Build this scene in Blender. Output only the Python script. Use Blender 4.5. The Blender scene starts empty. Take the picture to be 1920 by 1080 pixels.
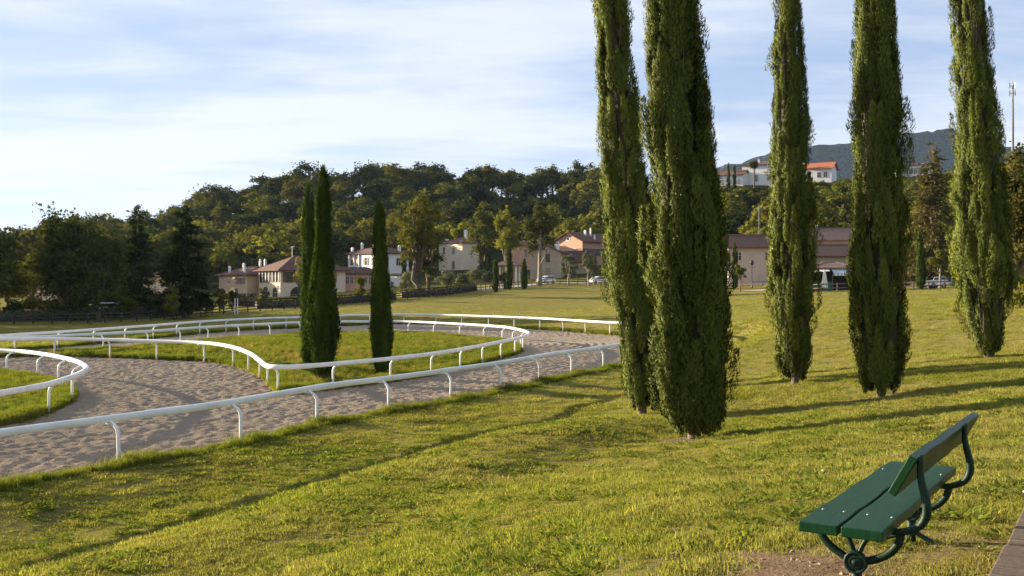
import bpy, bmesh, math, random
import numpy as np
from mathutils import Vector, Matrix

# ------------------------------------------------------------------ camera, sky, sun, exposure
scene = bpy.context.scene
FOC, HZ, EYE = 1867.0, 532.0, 4.1          # focal length in photo pixels, horizon row, eye height above the track
cam_data = bpy.data.cameras.new('camera')
cam = bpy.data.objects.new('camera', cam_data)
scene.collection.objects.link(cam)
cam.location = (0, 0, EYE)
cam.rotation_euler = (math.radians(90), 0, 0)
cam_data.sensor_width = 36.0
cam_data.lens = 36.0 * FOC / 1920.0
cam_data.shift_y = (HZ - 540.0) / 1920.0
cam_data.clip_start = 0.1
cam_data.clip_end = 20000
scene.camera = cam

SUN_EL = math.radians(11.2)
SUN_AZ = math.radians(-65.0)               # from +Y towards +X; the sun stands to the left and a little ahead
sun_dir = Vector((math.sin(SUN_AZ) * math.cos(SUN_EL), math.cos(SUN_AZ) * math.cos(SUN_EL), math.sin(SUN_EL)))

world = bpy.data.worlds.new('World')
scene.world = world
world.use_nodes = True
wt = world.node_tree
wt.nodes.clear()
def wn(kind, **kw):
    n = wt.nodes.new(kind)
    for k, v in kw.items():
        setattr(n, k, v)
    return n
wout = wn('ShaderNodeOutputWorld')
wbg = wn('ShaderNodeBackground')
wbg.inputs['Strength'].default_value = 0.050
sky = wn('ShaderNodeTexSky', sky_type='NISHITA', sun_disc=False)
sky.sun_elevation = SUN_EL
sky.sun_rotation = SUN_AZ
sky.air_density = 1.0
sky.dust_density = 0.6
sky.ozone_density = 2.2
tc = wn('ShaderNodeTexCoord')
sep = wn('ShaderNodeSeparateXYZ')
wt.links.new(tc.outputs['Generated'], sep.inputs[0])
zz = wn('ShaderNodeMath', operation='ADD'); zz.inputs[1].default_value = 0.10
wt.links.new(sep.outputs['Z'], zz.inputs[0])
zm = wn('ShaderNodeMath', operation='MAXIMUM'); zm.inputs[1].default_value = 0.05
wt.links.new(zz.outputs[0], zm.inputs[0])
dx = wn('ShaderNodeMath', operation='DIVIDE'); dy = wn('ShaderNodeMath', operation='DIVIDE')
wt.links.new(sep.outputs['X'], dx.inputs[0]); wt.links.new(zm.outputs[0], dx.inputs[1])
wt.links.new(sep.outputs['Y'], dy.inputs[0]); wt.links.new(zm.outputs[0], dy.inputs[1])
cmb = wn('ShaderNodeCombineXYZ')
wt.links.new(dx.outputs[0], cmb.inputs[0]); wt.links.new(dy.outputs[0], cmb.inputs[1])
mp = wn('ShaderNodeMapping')
mp.inputs['Scale'].default_value = (0.42, 0.80, 1.0)
mp.inputs['Rotation'].default_value = (0, 0, math.radians(-24))
mp.inputs['Location'].default_value = (3.1, 1.7, 0)
wt.links.new(cmb.outputs[0], mp.inputs[0])
n1 = wn('ShaderNodeTexNoise'); n1.inputs['Scale'].default_value = 0.9; n1.inputs['Detail'].default_value = 7; n1.inputs['Roughness'].default_value = 0.52; n1.inputs['Distortion'].default_value = 0.6
wt.links.new(mp.outputs[0], n1.inputs['Vector'])
mp2 = wn('ShaderNodeMapping'); mp2.inputs['Scale'].default_value = (1.2, 3.4, 1.0); mp2.inputs['Rotation'].default_value = (0, 0, math.radians(-28))
wt.links.new(cmb.outputs[0], mp2.inputs[0])
n2 = wn('ShaderNodeTexNoise'); n2.inputs['Scale'].default_value = 1.1; n2.inputs['Detail'].default_value = 8; n2.inputs['Roughness'].default_value = 0.6; n2.inputs['Distortion'].default_value = 0.4
wt.links.new(mp2.outputs[0], n2.inputs['Vector'])
mixn = wn('ShaderNodeMath', operation='MULTIPLY_ADD'); mixn.inputs[1].default_value = 0.35
wt.links.new(n2.outputs['Fac'], mixn.inputs[0]); wt.links.new(n1.outputs['Fac'], mixn.inputs[2])
cr = wn('ShaderNodeMapRange', interpolation_type='SMOOTHSTEP')
cr.inputs['From Min'].default_value = 0.52; cr.inputs['From Max'].default_value = 0.80
cr.inputs['To Min'].default_value = 0.0; cr.inputs['To Max'].default_value = 0.72
wt.links.new(mixn.outputs[0], cr.inputs['Value'])
veil = wn('ShaderNodeMix', data_type='RGBA')            # thin high haze that lies over the whole sky
veil.inputs['Factor'].default_value = 0.72
veil.inputs['B'].default_value = (2.45, 3.2, 4.9, 1)
wt.links.new(sky.outputs[0], veil.inputs['A'])
sdot = wn('ShaderNodeVectorMath', operation='DOT_PRODUCT'); sdot.inputs[1].default_value = (math.sin(SUN_AZ), math.cos(SUN_AZ), 0.1)
wt.links.new(tc.outputs['Generated'], sdot.inputs[0])
glow = wn('ShaderNodeMapRange'); glow.inputs['From Min'].default_value = 0.15; glow.inputs['From Max'].default_value = 0.95; glow.inputs['To Min'].default_value = 0.0; glow.inputs['To Max'].default_value = 0.16
wt.links.new(sdot.outputs['Value'], glow.inputs['Value'])
low = wn('ShaderNodeMapRange'); low.inputs['From Min'].default_value = 0.0; low.inputs['From Max'].default_value = 0.30; low.inputs['To Min'].default_value = 0.20; low.inputs['To Max'].default_value = 0.0
wt.links.new(sep.outputs['Z'], low.inputs['Value'])
cadd = wn('ShaderNodeMath', operation='ADD'); cadd2 = wn('ShaderNodeMath', operation='ADD', use_clamp=True)
wt.links.new(cr.outputs[0], cadd.inputs[0]); wt.links.new(glow.outputs[0], cadd.inputs[1])
wt.links.new(cadd.outputs[0], cadd2.inputs[0]); wt.links.new(low.outputs[0], cadd2.inputs[1])
cloud = wn('ShaderNodeMix', data_type='RGBA')
cloud.inputs['B'].default_value = (5.0, 5.25, 5.7, 1)
wt.links.new(cadd2.outputs[0], cloud.inputs['Factor'])
wt.links.new(veil.outputs['Result'], cloud.inputs['A'])
wt.links.new(cloud.outputs['Result'], wbg.inputs['Color'])
wt.links.new(wbg.outputs[0], wout.inputs['Surface'])

sun_data = bpy.data.lights.new('sun', 'SUN')
sun_data.energy = 5.0
sun_data.angle = math.radians(0.55)
sun_data.color = (1.0, 0.85, 0.62)
sun = bpy.data.objects.new('sun', sun_data)
scene.collection.objects.link(sun)
sun.rotation_euler = sun_dir.to_track_quat('Z', 'Y').to_euler()

scene.view_settings.view_transform = 'Standard'
scene.view_settings.look = 'None'
scene.view_settings.exposure = 1.88
scene.view_settings.gamma = 1.0
scene.view_settings.use_curve_mapping = False
scene.cycles.use_denoising = True
scene.cycles.denoising_prefilter = 'NONE'
scene.cycles.denoising_input_passes = 'RGB_ALBEDO_NORMAL'
scene.cycles.max_bounces = 6
scene.cycles.transparent_max_bounces = 8
scene.cycles.volume_bounces = 0

COL = scene.collection
rng = np.random.default_rng(11)
random.seed(5)

# ------------------------------------------------------------------ helpers
def at(px, py, d):
    """photo pixel + distance along the view -> world point"""
    return Vector(((px - 960.0) / FOC * d, d, EYE - (py - HZ) / FOC * d))
def on_plane(px, py, z):
    d = (EYE - z) * FOC / (py - HZ)
    return ((px - 960.0) / FOC * d, d)

def tag(o, label=None, cat=None, group=None, kind=None):
    if label: o['label'] = label
    if cat: o['category'] = cat
    if group: o['group'] = group
    if kind: o['kind'] = kind
    return o
def empty(name, loc=(0, 0, 0), rz=0.0, label=None, cat=None, group=None):
    o = bpy.data.objects.new(name, None)
    o.empty_display_size = 0.2
    COL.objects.link(o)
    o.location = loc
    o.rotation_euler = (0, 0, rz)
    return tag(o, label, cat, group)
def link(name, mesh, parent=None, loc=None, rot=None, scale=None):
    o = bpy.data.objects.new(name, mesh)
    COL.objects.link(o)
    if parent is not None: o.parent = parent
    if loc is not None: o.location = loc
    if rot is not None: o.rotation_euler = rot
    if scale is not None: o.scale = scale
    return o
def mesh_np(name, V, F, mat=None, smooth=False, tint=None, nrm=None):
    V = np.asarray(V, dtype=np.float32); F = np.asarray(F, dtype=np.int32)
    m = bpy.data.meshes.new(name)
    k = F.shape[1]
    m.vertices.add(len(V)); m.vertices.foreach_set('co', V.ravel())
    m.loops.add(F.size); m.loops.foreach_set('vertex_index', F.ravel())
    m.polygons.add(len(F))
    m.polygons.foreach_set('loop_start', np.arange(0, F.size, k, dtype=np.int32))
    m.polygons.foreach_set('loop_total', np.full(len(F), k, dtype=np.int32))
    m.update(calc_edges=True)
    if smooth: m.polygons.foreach_set('use_smooth', np.ones(len(F), dtype=bool))
    if tint is not None:
        a = m.attributes.new('tint', 'FLOAT', 'FACE'); a.data.foreach_set('value', np.asarray(tint, dtype=np.float32))
    if nrm is not None:
        m.polygons.foreach_set('use_smooth', np.ones(len(F), dtype=bool))
        m.normals_split_custom_set_from_vertices(np.repeat(np.asarray(nrm, np.float32), k, axis=0))
    if mat: m.materials.append(mat)
    return m
class MB:
    """collects simple solids into one mesh"""
    def __init__(self): self.v = []; self.f = []
    def add(self, vs, fs):
        b = len(self.v); self.v += [tuple(x) for x in vs]; self.f += [tuple(i + b for i in f) for f in fs]; return self
    def box(self, x0, x1, y0, y1, z0, z1):
        return self.add([(x0,y0,z0),(x1,y0,z0),(x1,y1,z0),(x0,y1,z0),(x0,y0,z1),(x1,y0,z1),(x1,y1,z1),(x0,y1,z1)],
                        [(0,3,2,1),(4,5,6,7),(0,1,5,4),(1,2,6,5),(2,3,7,6),(3,0,4,7)])
    def tube(self, pts, radii, n=8, flat=1.0, cap=True):
        pts = [Vector(p) for p in pts]
        if not hasattr(radii, '__len__'): radii = [radii] * len(pts)
        b = len(self.v); ref = None
        for i, p in enumerate(pts):
            t = (pts[min(i+1, len(pts)-1)] - pts[max(i-1, 0)]).normalized()
            if ref is None:
                ref = Vector((0, 0, 1)) if abs(t.z) < 0.9 else Vector((1, 0, 0))
            s = t.cross(ref).normalized(); u = s.cross(t).normalized(); ref = u
            for k in range(n):
                a = 2 * math.pi * k / n
                q = p + (s * math.cos(a) * flat + u * math.sin(a)) * radii[i]
                self.v.append(tuple(q))
        for i in range(len(pts) - 1):
            for k in range(n):
                self.f.append((b+i*n+k, b+i*n+(k+1)%n, b+(i+1)*n+(k+1)%n, b+(i+1)*n+k))
        if cap:
            self.f.append(tuple(b + k for k in range(n))[::-1]); e = b + (len(pts)-1)*n
            self.f.append(tuple(e + k for k in range(n)))
        return self
    def lathe(self, prof, n=12, c=(0,0,0)):
        b = len(self.v)
        for r, z in prof:
            for k in range(n):
                a = 2*math.pi*k/n; self.v.append((c[0]+r*math.cos(a), c[1]+r*math.sin(a), c[2]+z))
        for i in range(len(prof)-1):
            for k in range(n): self.f.append((b+i*n+k, b+i*n+(k+1)%n, b+(i+1)*n+(k+1)%n, b+(i+1)*n+k))
        self.f.append(tuple(b+k for k in range(n))[::-1]); e = b+(len(prof)-1)*n; self.f.append(tuple(e+k for k in range(n)))
        return self
    def mesh(self, name, mat, smooth=False, bevel=0.0):
        m = bpy.data.meshes.new(name); m.from_pydata(self.v, [], self.f)
        bm = bmesh.new(); bm.from_mesh(m)
        bmesh.ops.recalc_face_normals(bm, faces=bm.faces)
        if bevel > 0:
            bmesh.ops.bevel(bm, geom=list(bm.edges), offset=bevel, segments=2, profile=0.5, affect='EDGES', clamp_overlap=True)
        bm.to_mesh(m); bm.free()
        if smooth:
            m.polygons.foreach_set('use_smooth', np.ones(len(m.polygons), dtype=bool))
        m.materials.append(mat); m.update()
        return m
    def build(self, name, mat, parent=None, smooth=False, bevel=0.0, **kw):
        return link(name, self.mesh(name, mat, smooth, bevel), parent, **kw)

def vnoise(x, y, seed=0):
    """smooth value noise in 0..1"""
    xi = np.floor(x).astype(np.int64); yi = np.floor(y).astype(np.int64)
    fx = x - xi; fy = y - yi
    fx = fx*fx*(3-2*fx); fy = fy*fy*(3-2*fy)
    def h(a, b):
        n = (a*374761393 + b*668265263 + seed*2147483647) & 0xffffffff
        n = ((n ^ (n >> 13)) * 1274126177) & 0xffffffff
        return ((n ^ (n >> 16)) & 0xffff) / 65535.0
    return (h(xi,yi)*(1-fx)+h(xi+1,yi)*fx)*(1-fy) + (h(xi,yi+1)*(1-fx)+h(xi+1,yi+1)*fx)*fy
def fbm(x, y, oct=4, seed=0):
    s = 0; a = 0.5; t = 0
    for o in range(oct):
        s = s + a*vnoise(x*2**o + 17.3*o, y*2**o - 9.1*o, seed+o); t += a; a *= 0.5
    return s/t
def catmull(P, step, closed=False):
    P = np.asarray(P, float); n = len(P); out = []
    rngi = range(n if closed else n-1)
    for i in rngi:
        if closed: p = [P[(i+k-1) % n] for k in range(4)]
        else: p = [P[max(0, i-1)], P[i], P[i+1], P[min(n-1, i+2)]]
        m = max(2, int(np.linalg.norm(p[2]-p[1])/0.4))
        for k in range(m):
            t = k/m
            out.append(0.5*((2*p[1]) + (-p[0]+p[2])*t + (2*p[0]-5*p[1]+4*p[2]-p[3])*t*t + (-p[0]+3*p[1]-3*p[2]+p[3])*t**3))
    if not closed: out.append(P[-1])
    out = np.array(out)
    Q = np.vstack([out, out[:1]]) if closed else out
    L = np.r_[0, np.cumsum(np.linalg.norm(np.diff(Q, axis=0), axis=1))]
    m = max(2, int(round(L[-1]/step)))
    s = np.linspace(0, L[-1], m+1)
    if closed: s = s[:-1]
    return np.stack([np.interp(s, L, Q[:, k]) for k in range(Q.shape[1])], 1)
def sdist(X, Y, poly):
    """signed distance to a closed polygon, negative inside"""
    X = np.asarray(X, np.float32).ravel(); Y = np.asarray(Y, np.float32).ravel()
    A = poly.astype(np.float32); B = np.roll(A, -1, axis=0)
    best = np.full(X.shape, 1e18, np.float32); ins = np.zeros(X.shape, bool)
    for (ax, ay), (bx, by) in zip(A, B):
        ex, ey = bx-ax, by-ay
        t = np.clip(((X-ax)*ex + (Y-ay)*ey)/(ex*ex+ey*ey+1e-9), 0, 1)
        d = (X-ax-t*ex)**2 + (Y-ay-t*ey)**2
        np.minimum(best, d, out=best)
        if ay != by:
            c = ((ay > Y) != (by > Y)) & (X < (bx-ax)*(Y-ay)/(by-ay)+ax)
            ins ^= c
    d = np.sqrt(best)
    return np.where(ins, -d, d)

# ------------------------------------------------------------------ materials
def new_mat(name):
    m = bpy.data.materials.new(name); m.use_nodes = True
    t = m.node_tree; t.nodes.clear()
    out = t.nodes.new('ShaderNodeOutputMaterial')
    return m, t, out
def N(t, kind, inp=None, **kw):
    n = t.nodes.new(kind)
    for k, v in kw.items(): setattr(n, k, v)
    for k, v in (inp or {}).items():
        if hasattr(v, 'node'): t.links.new(v, n.inputs[k])
        else: n.inputs[k].default_value = v
    return n
def rgb(c): return (c[0], c[1], c[2], 1)
def mixc(t, f, a, b, blend='MIX'):
    n = t.nodes.new('ShaderNodeMix'); n.data_type = 'RGBA'; n.blend_type = blend
    for k, v in (('Factor', f), ('A', a), ('B', b)):
        if hasattr(v, 'node'): t.links.new(v, n.inputs[k])
        else: n.inputs[k].default_value = v if k == 'Factor' else rgb(v)
    return n.outputs['Result']
def noise(t, scale, detail=4, rough=0.6, coord='Object', vec=None):
    if vec is None: vec = N(t, 'ShaderNodeTexCoord').outputs[coord]
    return N(t, 'ShaderNodeTexNoise', {'Vector': vec, 'Scale': scale, 'Detail': detail, 'Roughness': rough}).outputs['Fac']
def remap(t, v, a, b, c=0.0, d=1.0):
    return N(t, 'ShaderNodeMapRange', {'Value': v, 'From Min': a, 'From Max': b, 'To Min': c, 'To Max': d}).outputs[0]
def plain(name, c1, c2=None, rough=0.6, scale=3.0, metal=0.0, bump=0.0, bscale=40.0, spec=0.4, stretch=None):
    m, t, out = new_mat(name)
    vec = N(t, 'ShaderNodeTexCoord').outputs['Object']
    if stretch: vec = N(t, 'ShaderNodeMapping', {'Vector': vec, 'Scale': stretch}).outputs[0]
    p = N(t, 'ShaderNodeBsdfPrincipled', {'Roughness': rough, 'Metallic': metal, 'Specular IOR Level': spec})
    if c2:
        f = remap(t, noise(t, scale, 5, 0.65, vec=vec), 0.33, 0.68)
        t.links.new(mixc(t, f, c1, c2), p.inputs['Base Color'])
    else: p.inputs['Base Color'].default_value = rgb(c1)
    if bump > 0:
        b = N(t, 'ShaderNodeBump', {'Height': noise(t, bscale, 4, 0.6, vec=vec), 'Strength': bump, 'Distance': 0.02})
        t.links.new(b.outputs[0], p.inputs['Normal'])
    t.links.new(p.outputs[0], out.inputs[0])
    return m
def foliage(name, c1, c2, c3=None, trans=0.35, hue=0.5, gloss=0.0):
    """leaf material: tint per leaf, a shift per plant, part of the light passing through"""
    m, t, out = new_mat(name)
    ti = N(t, 'ShaderNodeAttribute', attribute_name='tint').outputs['Fac']
    ob = N(t, 'ShaderNodeObjectInfo').outputs['Random']
    c = mixc(t, ti, c1, c2)
    if c3: c = mixc(t, remap(t, ob, 0.0, 1.0, 0.0, hue), c, c3)
    v = remap(t, ob, 0, 1, 0.8, 1.22)
    c = mixc(t, 1.0, c, N(t, 'ShaderNodeCombineColor', {'Red': v, 'Green': v, 'Blue': v}).outputs[0], 'MULTIPLY')
    d = N(t, 'ShaderNodeBsdfDiffuse', {'Color': c})
    tr = N(t, 'ShaderNodeBsdfTranslucent', {'Color': mixc(t, 1.0, c, (1.25, 1.2, 0.6), 'MULTIPLY')})
    ms = N(t, 'ShaderNodeMixShader', {0: trans, 1: d.outputs[0], 2: tr.outputs[0]})
    o = ms.outputs[0]
    if gloss > 0:
        g = N(t, 'ShaderNodeBsdfGlossy', {'Color': (0.6, 0.6, 0.55, 1), 'Roughness': 0.45})
        o = N(t, 'ShaderNodeMixShader', {0: gloss, 1: o, 2: g.outputs[0]}).outputs[0]
    t.links.new(o, out.inputs[0])
    return m

M = {}
M['rail'] = plain('rail_paint', (0.80, 0.80, 0.78), (0.66, 0.67, 0.63), 0.4, 1.1, bump=0.05, bscale=3)
M['bark'] = plain('bark', (0.085, 0.060, 0.042), (0.16, 0.12, 0.09), 0.9, 6, bump=0.8, bscale=12, stretch=(3, 3, 0.6))
M['pale_bark'] = plain('pale_bark', (0.30, 0.25, 0.20), (0.18, 0.14, 0.11), 0.9, 6, bump=0.5, bscale=14)
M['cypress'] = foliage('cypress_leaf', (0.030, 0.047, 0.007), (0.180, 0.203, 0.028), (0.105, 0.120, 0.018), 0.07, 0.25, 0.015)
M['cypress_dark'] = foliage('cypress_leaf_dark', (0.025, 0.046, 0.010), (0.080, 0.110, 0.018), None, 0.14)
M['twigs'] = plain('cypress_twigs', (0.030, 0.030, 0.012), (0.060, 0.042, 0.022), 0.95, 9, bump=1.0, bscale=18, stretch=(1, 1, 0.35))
M['cone'] = plain('cypress_cone', (0.30, 0.27, 0.20), (0.20, 0.16, 0.11), 0.8, 20)
M['leaf_green'] = foliage('leaf_green', (0.050, 0.070, 0.014), (0.130, 0.142, 0.024), (0.140, 0.110, 0.025), 0.30, 0.55)
M['leaf_yellow'] = foliage('leaf_yellow_green', (0.095, 0.112, 0.018), (0.215, 0.212, 0.034), (0.150, 0.135, 0.03), 0.38, 0.45)
M['leaf_dark'] = foliage('leaf_dark', (0.026, 0.040, 0.012), (0.078, 0.092, 0.020), (0.075, 0.070, 0.024), 0.16, 0.5)
M['leaf_brown'] = foliage('leaf_russet', (0.058, 0.058, 0.016), (0.135, 0.118, 0.030), (0.070, 0.080, 0.018), 0.28, 0.6)
M['leaf_olive'] = foliage('leaf_olive', (0.075, 0.085, 0.045), (0.160, 0.165, 0.095), None, 0.18)
M['needle'] = foliage('needle', (0.014, 0.023, 0.010), (0.042, 0.050, 0.018), (0.035, 0.045, 0.015), 0.10, 0.5)
M['needle_brown'] = foliage('needle_brown', (0.060, 0.055, 0.022), (0.130, 0.110, 0.045), None, 0.2)
M['bench'] = plain('bench_green_paint', (0.004, 0.034, 0.011), (0.008, 0.050, 0.018), 0.42, 7, bump=0.14, bscale=26, spec=0.16, stretch=(1, 6, 1))
M['iron'] = plain('bench_iron_paint', (0.004, 0.018, 0.010), (0.008, 0.028, 0.016), 0.5, spec=0.2, scale=14, bump=0.15, bscale=60)
M['bolt'] = plain('bolt_steel', (0.22, 0.23, 0.21), None, 0.5, metal=0.5)
M['sleeper'] = plain('weathered_timber', (0.215, 0.150, 0.100), (0.075, 0.052, 0.036), 0.9, 5, bump=0.9, bscale=22, stretch=(5, 0.35, 5))
M['fence_brown'] = plain('fence_brown', (0.10, 0.060, 0.045), (0.17, 0.11, 0.085), 0.85, 4, bump=0.3)
M['fence_dark'] = plain('fence_dark', (0.030, 0.024, 0.021), (0.050, 0.042, 0.036), 0.85, 4)
M['post_lit_edge'] = plain('post_lit_edge_paint', (0.50, 0.48, 0.44), None, 0.5)  # pale colour standing in for sunlight on the fence post edges
M['asphalt'] = plain('asphalt', (0.20, 0.19, 0.18), (0.28, 0.265, 0.25), 0.95, 1.0)
M['gravel_path'] = plain('gravel_path', (0.42, 0.38, 0.31), (0.34, 0.30, 0.25), 0.95, 2.0)
def wall_mat(name, c, var=0.86): return plain(name, c, tuple(x*var for x in c), 0.9, 0.6, bump=0.1, bscale=8)
M['cream'] = wall_mat('cream_plaster', (0.70, 0.57, 0.41))
M['peach'] = wall_mat('peach_plaster', (0.62, 0.44, 0.30))
M['white_wall'] = wall_mat('white_plaster', (0.74, 0.72, 0.69), 0.94)
M['pink'] = wall_mat('salmon_plaster', (0.60, 0.345, 0.235))
M['beige'] = wall_mat('beige_plaster', (0.42, 0.33, 0.245))
M['yellow_wall'] = wall_mat('ochre_plaster', (0.60, 0.42, 0.22))
M['grey_wall'] = wall_mat('grey_plaster', (0.46, 0.40, 0.335))
M['terracotta_wall'] = wall_mat('terracotta_panel', (0.33, 0.13, 0.06))
M['frame'] = plain('window_frame', (0.50, 0.45, 0.38), None, 0.6)
M['brown_wood'] = plain('brown_wood', (0.16, 0.075, 0.04), (0.10, 0.05, 0.03), 0.6, 6)
M['pane'] = plain('window_glass', (0.018, 0.020, 0.022), None, 0.12, spec=0.6)
M['shutter_dark'] = plain('shutter_dark', (0.045, 0.040, 0.036), None, 0.7)
M['shutter_grey'] = plain('shutter_grey', (0.26, 0.23, 0.18), None, 0.7)
M['shutter_red'] = plain('shutter_red', (0.17, 0.040, 0.025), None, 0.7)
M['white_paint'] = plain('white_paint', (0.80, 0.80, 0.79), None, 0.4)
M['dark'] = plain('interior_shade', (0.02, 0.02, 0.02), None, 0.9)  # near black, paints the shade inside the pavilion
M['black_metal'] = plain('black_metal', (0.02, 0.02, 0.022), None, 0.45)
M['galv'] = plain('galvanised_steel', (0.30, 0.31, 0.33), (0.22, 0.23, 0.25), 0.5, 2, metal=0.3)
M['car_white'] = plain('car_white', (0.78, 0.78, 0.78), None, 0.2, spec=0.6)
M['tyre'] = plain('tyre', (0.02, 0.02, 0.02), None, 0.8)
M['canvas'] = plain('canvas_cream', (0.70, 0.66, 0.56), (0.6, 0.56, 0.48), 0.9, 5)
M['green_canvas'] = plain('canvas_green', (0.03, 0.12, 0.07), None, 0.9)
def roof_mat(name, c1, c2):
    """old barrel tiles: courses and columns in relief, blotchy colour"""
    m, t, out = new_mat(name)
    co = N(t, 'ShaderNodeTexCoord').outputs['Object']
    f = remap(t, noise(t, 1.4, 6, 0.75, vec=co), 0.32, 0.7)
    f2 = N(t, 'ShaderNodeTexVoronoi', {'Vector': co, 'Scale': 3.2}).outputs['Color']
    g = N(t, 'ShaderNodeSeparateColor', {0: f2}).outputs[0]
    c = mixc(t, f, c1, c2)
    c = mixc(t, remap(t, g, 0, 1, 0, 0.45), c, tuple(x*0.5 for x in c1))
    wv = N(t, 'ShaderNodeTexWave', {'Vector': co, 'Scale': 1.35}, wave_type='BANDS', bands_direction='DIAGONAL').outputs['Fac']
    b = N(t, 'ShaderNodeBump', {'Height': wv, 'Strength': 0.6, 'Distance': 0.06})
    p = N(t, 'ShaderNodeBsdfPrincipled', {'Base Color': c, 'Roughness': 0.9, 'Normal': b.outputs[0]})
    t.links.new(p.outputs[0], out.inputs[0])
    return m
M['roof_brown'] = roof_mat('roof_old_tile', (0.150, 0.056, 0.030), (0.080, 0.036, 0.025))
M['roof_pale'] = roof_mat('roof_mottled_tile', (0.27, 0.155, 0.115), (0.14, 0.08, 0.062))
M['roof_dark'] = roof_mat('roof_dark_tile', (0.120, 0.056, 0.034), (0.068, 0.036, 0.026))
M['roof_orange'] = roof_mat('roof_orange_tile', (0.52, 0.16, 0.06), (0.40, 0.12, 0.05))

# grass ground
def ground_mat():
    m, t, out = new_mat('meadow_grass')
    co = N(t, 'ShaderNodeTexCoord').outputs['Object']
    big = remap(t, noise(t, 0.09, 5, 0.6, vec=co), 0.35, 0.65)
    mid = remap(t, noise(t, 0.55, 6, 0.7, vec=co), 0.35, 0.65)
    fine = remap(t, noise(t, 9.0, 6, 0.75, vec=co), 0.3, 0.7)
    c = mixc(t, mid, (0.190, 0.185, 0.042), (0.275, 0.240, 0.066))
    c = mixc(t, remap(t, big, 0, 1, 0, 0.55), c, (0.310, 0.245, 0.095))
    c = mixc(t, remap(t, fine, 0, 1, 0.0, 0.55), c, (0.085, 0.070, 0.024))
    bare = N(t, 'ShaderNodeAttribute', attribute_name='bare').outputs['Fac']
    soil = mixc(t, fine, (0.13, 0.085, 0.052), (0.235, 0.160, 0.105))
    wood = N(t, 'ShaderNodeAttribute', attribute_name='woodland').outputs['Fac']
    c = mixc(t, bare, c, soil)
    c = mixc(t, wood, c, mixc(t, mid, (0.030, 0.036, 0.012), (0.060, 0.060, 0.022)))
    b = N(t, 'ShaderNodeBump', {'Height': noise(t, 14.0, 5, 0.8, vec=co), 'Strength': 1.0, 'Distance': 0.06})
    b2 = N(t, 'ShaderNodeBump', {'Height': noise(t, 1.6, 5, 0.7, vec=co), 'Strength': 0.6, 'Distance': 0.25, 'Normal': b.outputs[0]})
    p = N(t, 'ShaderNodeBsdfDiffuse', {'Color': c, 'Normal': b2.outputs[0]})
    t.links.new(p.outputs[0], out.inputs[0])
    return m
M['ground'] = ground_mat()
def sand_mat():
    m, t, out = new_mat('track_sand')
    co = N(t, 'ShaderNodeTexCoord').outputs['Object']
    a = remap(t, noise(t, 0.35, 5, 0.6, vec=co), 0.3, 0.7)
    f = remap(t, noise(t, 11.0, 6, 0.8, vec=co), 0.3, 0.7)
    c = mixc(t, a, (0.48, 0.385, 0.290), (0.39, 0.315, 0.238))
    c = mixc(t, remap(t, f, 0, 1, 0, 0.55), c, (0.26, 0.20, 0.15))
    b = N(t, 'ShaderNodeBump', {'Height': noise(t, 11.0, 6, 0.8, vec=co), 'Strength': 1.0, 'Distance': 0.11})
    p = N(t, 'ShaderNodeBsdfDiffuse', {'Color': c, 'Roughness': 0.5, 'Normal': b.outputs[0]})
    t.links.new(p.outputs[0], out.inputs[0])
    return m
M['sand'] = sand_mat()
def blade_mat(name, c1, c2, dry):
    m, t, out = new_mat(name)
    co = N(t, 'ShaderNodeNewGeometry').outputs['Position']
    ti = N(t, 'ShaderNodeAttribute', attribute_name='tint').outputs['Fac']
    ob = N(t, 'ShaderNodeObjectInfo').outputs['Random']
    c = mixc(t, ti, c1, c2)
    big = remap(t, noise(t, 0.30, 5, 0.65, vec=co), 0.38, 0.66)
    mid = remap(t, noise(t, 1.7, 3, 0.6, vec=co), 0.42, 0.7)
    c = mixc(t, remap(t, big, 0, 1, 0, 0.58), c, dry)
    c = mixc(t, remap(t, mid, 0, 1, 0, 0.35), c, tuple(x*0.7 for x in dry))
    v = remap(t, ob, 0, 1, 0.72, 1.25)
    c = mixc(t, 1.0, c, N(t, 'ShaderNodeCombineColor', {'Red': v, 'Green': v, 'Blue': v}).outputs[0], 'MULTIPLY')
    d = N(t, 'ShaderNodeBsdfDiffuse', {'Color': c})
    tr = N(t, 'ShaderNodeBsdfTranslucent', {'Color': mixc(t, 1.0, c, (1.2, 1.2, 0.55), 'MULTIPLY')})
    ms = N(t, 'ShaderNodeMixShader', {0: 0.44, 1: d.outputs[0], 2: tr.outputs[0]})
    t.links.new(ms.outputs[0], out.inputs[0])
    return m
M['lawn_blade'] = blade_mat('lawn_blade', (0.105, 0.132, 0.022), (0.335, 0.338, 0.068), (0.350, 0.280, 0.118))
M['tall_blade'] = blade_mat('tall_blade', (0.085, 0.130, 0.016), (0.190, 0.215, 0.032), (0.200, 0.180, 0.050))
M['dry_blade'] = blade_mat('dry_blade', (0.21, 0.145, 0.055), (0.34, 0.25, 0.11), (0.28, 0.20, 0.09))

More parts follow.
